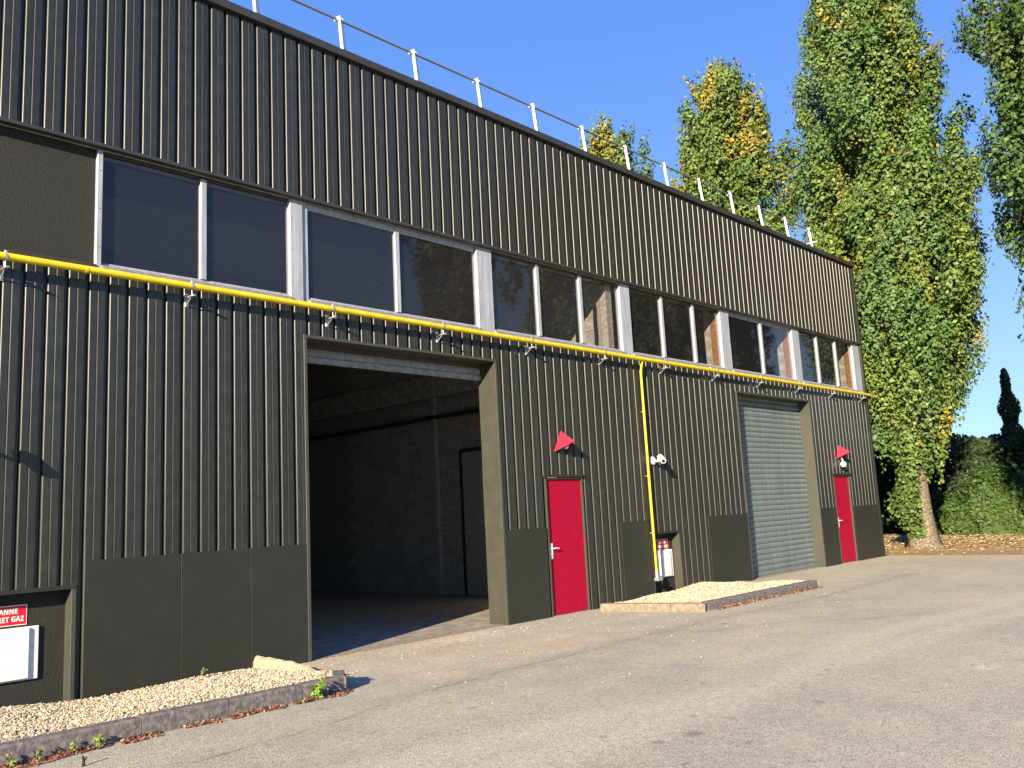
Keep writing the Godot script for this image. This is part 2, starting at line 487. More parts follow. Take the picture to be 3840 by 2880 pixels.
func ground():
	# grain of the asphalt: stones 3 to 8 mm, on a tile of 2.4 m
	var S := 1024
	var cell := FastNoiseLite.new()
	cell.noise_type = FastNoiseLite.TYPE_CELLULAR; cell.seed = 8; cell.frequency = 0.33; cell.fractal_type = FastNoiseLite.FRACTAL_NONE
	cell.cellular_return_type = FastNoiseLite.RETURN_CELL_VALUE
	var ci := cell.get_seamless_image(S, S); ci.convert(Image.FORMAT_L8)
	var cd := ci.get_data()
	var soft := FastNoiseLite.new(); soft.seed = 11; soft.frequency = 0.025; soft.fractal_octaves = 4
	var si := soft.get_seamless_image(S, S); si.convert(Image.FORMAT_L8)
	var sd := si.get_data()
	var out := PackedByteArray(); out.resize(S * S * 3)
	for k in S * S:
		var c := cd[k] / 255.0
		var val := 0.69 + 0.15 * c + 0.10 * (sd[k] / 255.0)
		if c > 0.93: val += 0.16
		elif c < 0.08: val -= 0.16
		out[k * 3] = int(clampf(val, 0, 1) * 255)
		out[k * 3 + 1] = int(clampf(val * (0.985 + 0.02 * c), 0, 1) * 255)
		out[k * 3 + 2] = int(clampf(val * (0.955 + 0.04 * c), 0, 1) * 255)
	var grain_im := Image.create_from_data(S, S, false, Image.FORMAT_RGB8, out)
	grain_im.generate_mipmaps()
	var grain := ImageTexture.create_from_image(grain_im)
	var nrm_im := ci.duplicate(); nrm_im.convert(Image.FORMAT_RGBA8); nrm_im.bump_map_to_normal_map(2.0); nrm_im.generate_mipmaps()
	var grain_n := ImageTexture.create_from_image(nrm_im)
	# stains, dust, seams and worn lanes of the yard, x -6..26, z -0.4..15.6
	var W := 2048; var H := 1024
	var x0 := -6.0; var z0 := -0.4; var sx := 32.0; var sz := 16.0
	var n1 := FastNoiseLite.new(); n1.seed = 2; n1.frequency = 0.28; n1.fractal_octaves = 5
	var n2 := FastNoiseLite.new(); n2.seed = 7; n2.frequency = 1.5; n2.fractal_octaves = 4
	var n3 := FastNoiseLite.new(); n3.seed = 17; n3.frequency = 0.9; n3.fractal_octaves = 3
	var seam := [Vector2(2.6, 3.05), Vector2(4.1, 2.9), Vector2(5.1, 2.62), Vector2(6.6, 2.52), Vector2(7.5, 2.53), Vector2(9.3, 2.44), Vector2(10.6, 2.42), Vector2(13.5, 2.6), Vector2(18.0, 2.5)]
	var seam2 := [Vector2(9.6, 2.9), Vector2(10.6, 3.3), Vector2(11.5, 4.3), Vector2(12.7, 5.05), Vector2(14.3, 5.36), Vector2(17.5, 6.4)]
	var lane := [Vector2(3.0, 4.75), Vector2(5.0, 5.05), Vector2(7.1, 5.2), Vector2(10.1, 4.85), Vector2(12.4, 5.15), Vector2(16.0, 5.6), Vector2(21.0, 6.3)]
	var lane2 := [Vector2(3.4, 4.2), Vector2(5.0, 4.5), Vector2(7.0, 5.1), Vector2(11.4, 5.5), Vector2(18.0, 6.9)]
	var m := PackedByteArray(); m.resize(W * H * 3)
	for j in H:
		var z := z0 + (j + 0.5) / H * sz
		for i in W:
			var x := x0 + (i + 0.5) / W * sx
			var a := n1.get_noise_2d(x, z * 1.7)
			var b := n2.get_noise_2d(x, z)
			var c := Vector3(0.378, 0.356, 0.288)
			c *= 1.0 + 0.13 * a + 0.09 * b
			c += Vector3(0.006, 0.0, -0.006) * (b + a) * 2.0
			if x > 1.0 and x < 24.0 and z < 8.5:
				var p := Vector2(x, z + 0.05 * b)
				if z < 3.4:                                 # dusty apron in front of the gates
					var ap := smoothstep(2.75, 1.6, z + 0.55 * a) * smoothstep(5.2, 5.9, x) * smoothstep(10.2, 8.6, x + a)
					c = c.lerp(Vector3(0.45, 0.385, 0.305) * (1.0 + 0.14 * b), 0.75 * ap)
					var rust := smoothstep(0.55, 0.05, Vector2((x - 7.1) * 0.55, z - 0.95).length() + 0.25 * b)
					c = c.lerp(Vector3(0.42, 0.30, 0.18), 0.34 * rust)
					var rust2 := smoothstep(0.5, 0.05, Vector2((x - 7.9) * 0.5, z - 1.75).length() + 0.3 * b)
					c = c.lerp(Vector3(0.48, 0.34, 0.21), 0.34 * rust2)
					var chalk := smoothstep(0.35, 0.05, Vector2((x - 8.0) * 0.45, z - 0.34).length() + 0.5 * n3.get_noise_2d(x * 6.0, z * 6.0))
					c = c.lerp(Vector3(0.60, 0.55, 0.48), 0.6 * chalk)
				var s1 := seg_dist(p, seam)
				if s1 < 0.35:
					var br := 0.5 + 0.5 * n3.get_noise_2d(x * 1.3, 4.0)
					c *= 1.0 - 0.30 * smoothstep(0.030, 0.006, s1) * smoothstep(0.30, 0.62, br) - 0.10 * smoothstep(0.32, 0.0, s1 + 0.1 * b)
				var s2 := seg_dist(p, seam2)
				if s2 < 0.2:
					c *= 1.0 - 0.10 * smoothstep(0.16, 0.0, s2 + 0.05 * b)
				var l1 := minf(seg_dist(p, lane), seg_dist(p, lane2))
				if l1 < 0.45:
					c = c.lerp(Vector3(0.46, 0.425, 0.34), 0.75 * smoothstep(0.40, 0.0, l1 + 0.22 * b))
				var spot := Vector2((x - 5.37) * 1.0, (z - 5.46) * 1.4).length()
				if spot < 0.16: c *= 1.0 - 0.35 * smoothstep(0.13, 0.04, spot + 0.03 * b)
			if x > 20.5: # dust blown from the verge
				c = c.lerp(Vector3(0.46, 0.37, 0.24), 0.75 * smoothstep(21.2, 23.4, x + 0.9 * a + 0.5 * b))
			var q := (j * W + i) * 3
			m[q] = int(clampf(pow(c.x / 0.66, 0.4545), 0, 1) * 255)
			m[q + 1] = int(clampf(pow(c.y / 0.66, 0.4545), 0, 1) * 255)
			m[q + 2] = int(clampf(pow(c.z / 0.66, 0.4545), 0, 1) * 255)
	# oil drips and pale scuffs
	var sr := RandomNumberGenerator.new(); sr.seed = 61
	for k in 150:
		var px := sr.randf_range(3.0, 20.0); var pz := sr.randf_range(2.3, 8.0)
		var rx := sr.randf_range(0.015, 0.06) * (2.2 if k % 12 == 0 else 1.0); var rz := rx * sr.randf_range(0.5, 1.0)
		var amt := sr.randf_range(-0.22, -0.06) if k % 3 != 0 else sr.randf_range(0.04, 0.12)
		var ci0 := int((px - x0) / sx * W); var cj0 := int((pz - z0) / sz * H)
		var ri := int(ceil(rx * 1.3 / sx * W)) + 1; var rj := int(ceil(rz * 1.3 / sz * H)) + 1
		for j in range(maxi(0, cj0 - rj), mini(H, cj0 + rj + 1)):
			for i in range(maxi(0, ci0 - ri), mini(W, ci0 + ri + 1)):
				var dx := (x0 + (i + 0.5) / W * sx - px) / rx; var dz := (z0 + (j + 0.5) / H * sz - pz) / rz
				var w := smoothstep(1.25, 0.5, sqrt(dx * dx + dz * dz) + 0.35 * n2.get_noise_2d(i * 0.7, j * 0.7))
				for q in 3:
					var o := (j * W + i) * 3 + q
					m[o] = clampi(int(m[o] * (1.0 + amt * w)), 0, 255)
	var macro_im := Image.create_from_data(W, H, false, Image.FORMAT_RGB8, m)
	macro_im.generate_mipmaps()
	var macro := ImageTexture.create_from_image(macro_im)
	var am := StandardMaterial3D.new()
	am.resource_name = "asphalt"
	am.albedo_texture = grain; am.albedo_color = Color(1, 1, 1); am.roughness = 0.92; am.metallic_specular = 0.35
	am.normal_enabled = true; am.normal_texture = grain_n; am.normal_scale = 0.8
	am.detail_enabled = true; am.detail_blend_mode = BaseMaterial3D.BLEND_MODE_MUL
	am.detail_uv_layer = BaseMaterial3D.DETAIL_UV_2; am.detail_albedo = macro
	var yard := Mb.new()
	var NX := 64; var NZ := 32
	var h := FastNoiseLite.new(); h.seed = 5; h.frequency = 0.11
	var hy := func(x, z): return 0.0 if z < 2.6 or x > 20.0 else 0.02 * h.get_noise_2d(x, z) * smoothstep(2.6, 4.5, z) * smoothstep(20.0, 17.0, x)
	for j in NZ:
		for i in NX:
			var X := [x0 + sx * i / NX, x0 + sx * (i + 1) / NX]; var Z := [z0 + 0.38 + (sz - 0.38) * j / NZ, z0 + 0.38 + (sz - 0.38) * (j + 1) / NZ]
			var P := []
			for st in [[0, 1], [1, 1], [1, 0], [0, 0]]:
				P.append(Vector3(X[st[0]], hy.call(X[st[0]], Z[st[1]]), Z[st[1]]))
			var before := yard.v.size()
			yard.quad(P[0], P[1], P[2], P[3])
			for k in range(before, yard.v.size()):
				var p := yard.v[k]
				yard.u.append(Vector2(p.x, p.z) / 2.4)
				yard.u2.append(Vector2((p.x - x0) / sx, (p.z - z0) / sz))
	var yo := put(yard.done(), "asphalt_yard", am, self)
	yo.set_meta("kind", "structure")
	# the land beyond
	var soil := mat("soil", lin(0.22, 0.175, 0.115), 0.95, 0.2, noise_image(512, 0.03, 51, 0.55, 1.0, 5, Color(0.9, 0.95, 0.8)), 0.25)
	var land := Mb.new()
	land.quad(Vector3(-260, -0.035, 260), Vector3(300, -0.035, 260), Vector3(300, -0.035, -260), Vector3(-260, -0.035, -260))
	put(land.done(), "ground", soil, self).set_meta("kind", "structure")
	# leaf-strewn verge under the trees, slightly banked
	var verge := Mb.new()
	var vn := FastNoiseLite.new(); vn.seed = 77; vn.frequency = 0.5
	var vy := func(x, z): return 0.006 + smoothstep(24.6, 26.6, x + 0.3 * vn.get_noise_2d(x, z)) * 0.13 + 0.035 * vn.get_noise_2d(x * 2.0, z * 2.0) * smoothstep(24.8, 25.6, x)
	for i in 40:
		for j in 60:
			var xa := 23.6 + i * 0.28; var za := -9.0 + j * 0.4
			if za < 0.1 and xa < 23.6 + 0.0: continue
			var P := [Vector3(xa, 0, za + 0.4), Vector3(xa + 0.28, 0, za + 0.4), Vector3(xa + 0.28, 0, za), Vector3(xa, 0, za)]
			for k in 4: P[k].y = vy.call(P[k].x, P[k].z)
			verge.quad(P[0], P[1], P[2], P[3])
	var vm := mat("verge_soil", lin(0.52, 0.40, 0.23), 0.95, 0.2, noise_image(512, 0.05, 61, 0.5, 1.0, 5, Color(1.0, 0.93, 0.8)), 0.6)
	put(verge.done(), "verge", vm, self).set_meta("kind", "structure")
	# fallen leaves on the verge
	var r := RandomNumberGenerator.new(); r.seed = 303
	var P := PackedVector3Array(); var D := PackedVector3Array(); var C := PackedColorArray()
	for k in 24000:
		var x := 23.4 + pow(r.randf(), 0.8) * 9.5; var z := r.randf_range(-5.0, 9.0)
		if x < 25.3 and r.randf() < 0.85: continue
		P.append(Vector3(x, vy.call(x, z) + 0.012, z)); D.append(Vector3(0, 2.6, 0))
		var col: Vector3 = [Vector3(0.44, 0.32, 0.15), Vector3(0.52, 0.40, 0.21), Vector3(0.30, 0.20, 0.09), Vector3(0.58, 0.48, 0.28)][r.randi() % 4] * r.randf_range(0.7, 1.2)
		C.append(Color(col.x, col.y, col.z))
	var fl := put(leaf_cloud(P, D, C, 0.06, 0.3, 8), "fallen_leaves", mats.dry_leaf, self)
	tag(fl, "ochre fallen leaves strewn over the verge under the poplars", "leaves"); fl.set_meta("kind", "stuff")

# ------------------------------------------------------------------ the building
const X0 := -1.0
const X1 := 23.3
func warehouse() -> Node3D:
	var b := thing("warehouse", Vector3.ZERO, "long dark olive warehouse clad in ribbed metal sheets with two gates", "building")
	var flat: Material = mats.paint_flat
	# masonry behind the cladding, left open at gates, doors and niches: [x from, x to, opening top]
	var holes := [[2.16, 3.18, 1.08], [5.85, 9.12, 3.85], [10.12, 11.03, 2.115], [12.86, 13.72, 1.09], [16.33, 19.70, 3.86], [20.63, 21.56, 2.115]]
	var cur := X0
	for o in holes:
		part_box(Vector3(cur, -0.3, -0.30), Vector3(o[0] - 0.025, 4.30, -0.045), "wall", mats.inside_wall, b)
		part_box(Vector3(o[0] - 0.025, o[2] + 0.025, -0.30), Vector3(o[1] + 0.025, 4.30, -0.045), "wall", mats.inside_wall, b)
		cur = o[1] + 0.025
	part_box(Vector3(cur, -0.3, -0.30), Vector3(X1 - 0.02, 4.30, -0.045), "wall", mats.inside_wall, b)
	part_box(Vector3(X0, 5.62, -0.30), Vector3(X1 - 0.02, 7.78, -0.045), "wall", mats.inside_wall, b)
	# cladding sheets
	var open_low := [[2.10, 3.225, 1.115], [5.81, 9.155, 3.885], [10.08, 11.07, 2.15], [12.82, 13.76, 1.125], [16.29, 19.74, 3.90], [20.59, 21.60, 2.15]]
	cladding(b, X0, X1 - 0.10, 2.56, 5.67, 7.80, [])
	cladding(b, X0, X1 - 0.10, 2.64, -0.02, 4.285, open_low)
	# coping and flashings
	var cp := Mb.new()
	cp.extrude([Vector2(0.045, 7.785), Vector2(0.052, 7.79), Vector2(0.052, 7.885), Vector2(0.045, 7.895), Vector2(-0.34, 7.875), Vector2(-0.34, 7.785)], Vector3(X1 + 0.02, 0, 0), Vector3(X0, 0, 0), Vector3(0, 0, 1), Vector3.UP)
	put(cp.done(), "coping", mats.dark_trim, b)
	var cover := Mb.new()
	cover.box(Vector3(X0, 7.79, 0.001), Vector3(X1 - 0.1, 7.80, 0.044))
	put(cover.done(), "coping_drip", mats.dark_trim, b)
	var fh := Mb.new()
	fh.extrude([Vector2(0.012, 5.672), Vector2(-0.10, 5.672), Vector2(-0.10, 5.615), Vector2(0.022, 5.632), Vector2(0.022, 5.66)], Vector3(X0, 0, 0), Vector3(X1 - 0.1, 0, 0), Vector3(0, 0, 1), Vector3.UP)
	put(fh.done(), "flashing", mats.dark_trim, b)
	# closing strip at the top of the lower cladding
	part_box(Vector3(X0, 4.275, -0.05), Vector3(X1 - 0.1, 4.298, 0.006), "flashing", mats.dark_trim, b)
	# corner trim
	part_box(Vector3(X1 - 0.10, -0.05, -0.12), Vector3(X1 + 0.012, 7.783, 0.014), "corner_trim", flat, b, 0.006)
	# end wall, rear wall, left wall, roof
	part_box(Vector3(X1 - 0.02, -0.3, -20.0), Vector3(X1 + 0.006, 7.78, -0.12), "end_wall", flat, b)
	part_box(Vector3(X0 - 0.2, -0.3, -20.0), Vector3(X0, 7.78, -0.02), "end_wall", flat, b)
	part_box(Vector3(X0, -0.3, -20.2), Vector3(X1 - 0.02, 7.78, -20.0), "rear_wall", flat, b)
	part_box(Vector3(X0, 7.55, -20.0), Vector3(X1 - 0.02, 7.72, -0.30), "roof", mats.ceiling, b)
	# plain skirting panels over the foot of the cladding
	for s in [[3.295, 4.261], [4.267, 5.067], [5.073, 5.805], [9.158, 10.075], [11.97, 12.815], [14.77, 16.285], [19.745, 20.585], [21.605, 23.195]]:
		part_box(Vector3(s[0], -0.04, -0.002), Vector3(s[1], 1.345 + 0.004 * sin(s[0] * 9.0), 0.010), "skirting_panel", flat, b, 0.002)
	# gates: linings and trims
	for g in [[5.85, 9.12, 3.85], [16.33, 19.70, 3.86]]:
		part_box(Vector3(g[0] - 0.045, -0.04, -0.31), Vector3(g[0], g[2], 0.012), "gate_jamb", mats.paint_jamb, b, 0.003)
		part_box(Vector3(g[1], -0.04, -0.36), Vector3(g[1] + 0.045, g[2], 0.012), "gate_jamb", mats.paint_jamb, b, 0.003)
		part_box(Vector3(g[0] - 0.045, g[2] + 0.001, -0.31), Vector3(g[1] + 0.045, g[2] + 0.04, 0.012), "gate_lintel", mats.paint_jamb, b, 0.003)
	# roller shutter, down in the far gate
	var sh := holder("roller_shutter", b, Vector3(16.33, 0, -0.27))
	sh.set_meta("label", "closed grey roller shutter")
	var slat := Mb.new()
	var prof := []
	for k in 9:
		var t := k / 8.0
		prof.append(Vector2(0.016 * sin(PI * t) , 0.004 + t * 0.108))
	prof.append(Vector2(-0.006, 0.112)); prof.append(Vector2(-0.006, 0.004))
	slat.extrude(prof, Vector3(0.004, 0, 0), Vector3(3.366, 0, 0), Vector3(0, 0, 1), Vector3.UP)
	var slm := slat.done()
	for k in 33:
		put(slm, "slat", mats.shutter, sh, Vector3(0, 0.10 + k * 0.115, 0))
	part_box(Vector3(0.004, 0.012, -0.02), Vector3(3.366, 0.100, 0.022), "bottom_bar", mats.shutter, sh, 0.004)
	part_box(Vector3(0.0, 0.0, -0.06), Vector3(0.05, 3.85, -0.021), "guide_rail", mats.shutter_dull, sh)
	part_box(Vector3(3.32, 0.0, -0.06), Vector3(3.37, 3.85, -0.021), "guide_rail", mats.shutter_dull, sh)
	# shutter rolled up in the near gate
	var s2 := holder("roller_shutter", b, Vector3(5.85, 3.60, -0.33))
	s2.set_meta("label", "rolled-up shutter with its lowest slats showing")
	var sl2 := Mb.new()
	sl2.extrude(prof, Vector3(0.0, 0, 0), Vector3(3.27, 0, 0), Vector3(0, 0, 1), Vector3.UP)
	var slm2 := sl2.done()
	for k in 3:
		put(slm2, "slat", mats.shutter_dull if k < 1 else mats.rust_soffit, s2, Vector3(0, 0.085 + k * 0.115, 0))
	part_box(Vector3(0.0, 0.01, -0.02), Vector3(3.27, 0.085, 0.03), "bottom_bar", mats.shutter_dull, s2, 0.004)
	var drum := Mb.new()
	drum.tube([Vector3(0, 0.55, -0.24), Vector3(3.27, 0.55, -0.24)], [0.22, 0.22], 20)
	put(drum.done(), "drum", mats.shutter_dull, s2)
	# doors
	for d in [[10.12, 11.03], [20.63, 21.56]]:
		var dr := holder("door", b, Vector3(d[0], 0, 0))
		var w: float = d[1] - d[0]
		part_box(Vector3(0.026, 0.012, -0.075), Vector3(w - 0.026, 2.085, -0.030), "leaf", mats.red_paint, dr, 0.003)
		var fr := Mb.new()
		fr.box(Vector3(0, 0, -0.10), Vector3(0.022, 2.112, 0.006)); fr.box(Vector3(w - 0.022, 0, -0.10), Vector3(w, 2.112, 0.006)); fr.box(Vector3(0.022, 2.088, -0.10), Vector3(w - 0.022, 2.112, 0.004))
		put(fr.done(), "frame", mats.paint_jamb, dr)
		part_box(Vector3(-0.05, 2.117, -0.04), Vector3(w + 0.05, 2.155, 0.030), "lintel_trim", flat, dr, 0.003)
		part_box(Vector3(0.0, -0.03, -0.25), Vector3(w, 0.010, 0.012), "threshold", mats.concrete, dr)
		var hd := Mb.new()
		hd.cbox(Vector3(0.054, 0.86, -0.030), Vector3(0.110, 1.10, -0.016), 0.005)
		hd.tube([Vector3(0.081, 1.02, -0.02), Vector3(0.081, 1.02, 0.028)], [0.011, 0.010], 10)
		hd.tube([Vector3(0.076, 1.02, 0.026), Vector3(0.15, 1.022, 0.030), Vector3(0.205, 1.016, 0.026)], [0.010, 0.010, 0.009], 10)
		hd.tube([Vector3(0.081, 0.93, -0.02), Vector3(0.081, 0.93, -0.008)], [0.012, 0.011], 10)
		put(hd.done(), "handle", mats.white_metal, dr)
		for y in [0.25, 1.05, 1.82]:
			var hg := Mb.new(); hg.tube([Vector3(w - 0.030, y, -0.022), Vector3(w - 0.030, y + 0.10, -0.022)], [0.009, 0.009], 8)
			put(hg.done(), "hinge", mats.red_paint, dr)
		part_box(Vector3(0.03, 0.014, -0.0295), Vector3(w - 0.036, 0.040, -0.018), "drip_bar", mats.red_paint, dr, 0.004)
	# niches for the gas cabinets
	for nn in [[2.16, 3.18, 1.08], [12.86, 13.72, 1.09]]:
		var nc := holder("niche", b, Vector3(nn[0], 0, 0))
		var w: float = nn[1] - nn[0]
		part_box(Vector3(0, -0.1, -0.22), Vector3(w, nn[2], -0.16), "back_panel", mats.paint_rough, nc)
		part_box(Vector3(-0.042, -0.04, -0.16), Vector3(0, nn[2], 0.008), "side_lining", mats.paint_jamb, nc, 0.002)
		part_box(Vector3(w, -0.04, -0.16), Vector3(w + 0.042, nn[2], 0.008), "side_lining", mats.paint_jamb, nc, 0.002)
		part_box(Vector3(-0.042, nn[2] + 0.001, -0.16), Vector3(w + 0.042, nn[2] + 0.042, 0.010), "head_lining", flat, nc, 0.002)
	window_band(b)
	return b

func window_band(b: Node3D):
	var zg := -0.105
	# blind olive panel at the near end of the band
	part_box(Vector3(X0, 4.36, -0.13), Vector3(3.355, 5.66, -0.098), "infill_panel", mats.paint_rough, b)
	part_box(Vector3(X0, 4.30, -0.13), Vector3(3.355, 4.358, -0.03), "sill_board", mats.brown_trim, b, 0.004)
	# [glass from, glass to, mullions, has a head frame]
	var bays := [
		[3.43, 5.66, [4.548], false], [5.95, 8.88, [7.385], true], [9.23, 12.48, [10.29, 11.39], false],
		[12.80, 15.98, [13.86, 14.98], false], [16.36, 19.26, [17.81], true], [19.66, 22.76, [20.67, 21.76], false]]
	var glass_mat: Material = mats.glass
	for k in bays.size():
		var y := bays[k] as Array
		var w := holder("window", b, Vector3(y[0], 4.30, zg))
		var span: float = y[1] - y[0]
		part_box(Vector3(-0.02, 0.0, -0.04), Vector3(span + 0.02, 0.055, 0.085), "sill", mats.frame_dirty, w, 0.006)
		part_box(Vector3(0, 0.056, -0.03), Vector3(span, 0.095, 0.022), "bottom_rail", mats.frame, w, 0.004)
		var top := 1.245 if y[3] else 1.29
		part_box(Vector3(0, top, -0.03), Vector3(span, 1.335, 0.022), "head_rail", mats.frame if y[3] else mats.dark_trim, w, 0.004)
		var xs := [0.0]
		for mx in y[2]: xs.append(mx - y[0])
		xs.append(span)
		for i in range(1, xs.size() - 1):
			part_box(Vector3(xs[i] - 0.036, 0.095, -0.03), Vector3(xs[i] + 0.036, top, 0.040), "mullion", mats.frame, w, 0.004)
		for i in xs.size() - 1:
			var a: float = xs[i] + (0.036 if i > 0 else 0.0); var e: float = xs[i + 1] - (0.036 if i < xs.size() - 2 else 0.0)
			var q := Mb.new()
			q.quad(Vector3(a, 0.095, 0), Vector3(e, 0.095, 0), Vector3(e, top, 0), Vector3(a, top, 0))
			put(q.done(), "pane", glass_mat, w)
	# piers between the bays: [from, to of the front, right cover strip]
	for p in [[3.356, 3.412, 0.0], [5.672, 5.85, 0.09], [8.90, 9.215, 0.0], [12.49, 12.785, 0.0], [15.99, 16.34, 0.0], [19.28, 19.64, 0.0], [22.78, X1 - 0.11, 0.0]]:
		var pr := holder("pier", b, Vector3(p[0], 4.30, 0))
		part_box(Vector3(0, 0.0, -0.15), Vector3(p[1] - p[0], 1.335, -0.045), "cover_plate", mats.frame, pr, 0.004)
		if p[2] > 0: part_box(Vector3(p[1] - p[0] + 0.003, 0.0, -0.15), Vector3(p[1] - p[0] + p[2], 1.335, -0.068), "edge_strip", mats.frame, pr, 0.004)
		for s in 3:
			var sc := Mb.new()
			sc.tube([Vector3(0.028, 0.25 + 0.42 * s, -0.047), Vector3(0.028, 0.25 + 0.42 * s, -0.042)], [0.006, 0.005], 8)
			put(sc.done(), "screw", mats.dark_trim, pr)

func interior(b: Node3D):
	part_box(Vector3(X0, -0.30, -20.0), Vector3(X1 - 0.02, 0.004, -0.30), "floor_slab", mats.floor_slab, b)
	for g in [[5.85, 9.12], [16.33, 19.70]]:
		part_box(Vector3(g[0], -0.30, -0.2995), Vector3(g[1], 0.006, -0.012), "threshold", mats.concrete, b)
	# block partition beside the near gate, each block laid in its own bed of mortar
	var pw := holder("block_wall", b, Vector3(12.20, 0, 0))
	part_box(Vector3(0.008, 0.0, -20.0), Vector3(0.19, 7.55, -0.30), "mortar_bed", mats.mortar, pw)
	var bm := Mb.new(); bm.cbox(Vector3(-0.006, 0, -0.245), Vector3(0.02, 0.192, 0.245), 0.004)
	var bmesh := bm.done()
	var count := 0
	for row in 21:
		for col in 15:
			var z := -0.60 - 0.5 * col - (0.25 if row % 2 == 1 else 0.0)
			if z < -8.0 or count >= 296: continue
			put(bmesh, "block", mats.block if (row * 7 + col * 3) % 5 > 1 else mats.block_pale, pw, Vector3((row * 13 + col * 7) % 5 * 0.0008, 0.004 + row * 0.2, z))
			count += 1
	# blocks out of sight behind the lintel and farther in, joined
	var rest := Mb.new()
	for row in range(21, 37):
		for col in 15:
			rest.box(Vector3(-0.004, 0.004 + row * 0.2, -0.845 - 0.5 * col - (0.25 if row % 2 == 1 else 0.0)), Vector3(0.02, 0.196 + row * 0.2, -0.355 - 0.5 * col - (0.25 if row % 2 == 1 else 0.0)))
	var ro := put(rest.done(), "blocks", mats.block, pw)
	ro.set_meta("kind", "stuff")
	part_box(Vector3(12.10, 0.004, -4.92), Vector3(12.193, 7.55, -4.80), "column", mats.block_pale, b, 0.01)
	part_box(Vector3(12.10, 0.004, -9.92), Vector3(12.193, 7.55, -9.80), "column", mats.block_pale, b, 0.01)
	part_box(Vector3(12.06, 4.12, -19.9), Vector3(12.185, 4.62, -2.6), "beam", mats.inside_wall, b, 0.01)
	part_box(Vector3(12.10, 3.66, -19.9), Vector3(12.185, 3.74, -0.32), "cable_tray", mats.inside_dark, b)
	part_box(Vector3(12.21, 4.31, -0.299), Vector3(12.38, 5.612, -0.16), "column", mats.block, b, 0.004)
	# flush sliding door on the partition
	var sd := holder("sliding_door", b, Vector3(12.19, 0.02, -4.15))
	part_box(Vector3(-0.012, 0, 0.06), Vector3(0.012, 2.86, 2.6), "leaf", mats.block_pale, sd, 0.006)
	part_box(Vector3(-0.035, 0, 0.0), Vector3(0.012, 2.93, 0.055), "post", mats.inside_dark, sd)
	part_box(Vector3(-0.035, 2.87, 0.056), Vector3(0.012, 2.94, 2.6), "track", mats.inside_dark, sd)
	# other partitions, columns behind the window piers, roof beams
	part_box(Vector3(3.22, 0.004, -20.0), Vector3(3.34, 7.55, -0.305), "partition", mats.inside_wall, b)
	for c in [[16.00, 16.30], [19.30, 19.6], [22.80, 23.1]]:
		part_box(Vector3(c[0], 0.004, -0.46), Vector3(c[1], 7.55, -0.305), "column", mats.inside_wall, b)
		part_box(Vector3(c[0] + 0.01, 4.32, -0.30), Vector3(c[1] - 0.01, 5.61, -0.16), "steel_post", mats.orange_steel, b, 0.004)
	for k in 4:
		part_box(Vector3(3.34, 7.05, -4.9 - 4.6 * k), Vector3(12.19, 7.54, -4.7 - 4.6 * k), "roof_beam", mats.inside_dark, b)
	part_box(Vector3(12.5, 0.004, -12.0), Vector3(23.2, 7.55, -11.8), "partition", mats.inside_wall, b)

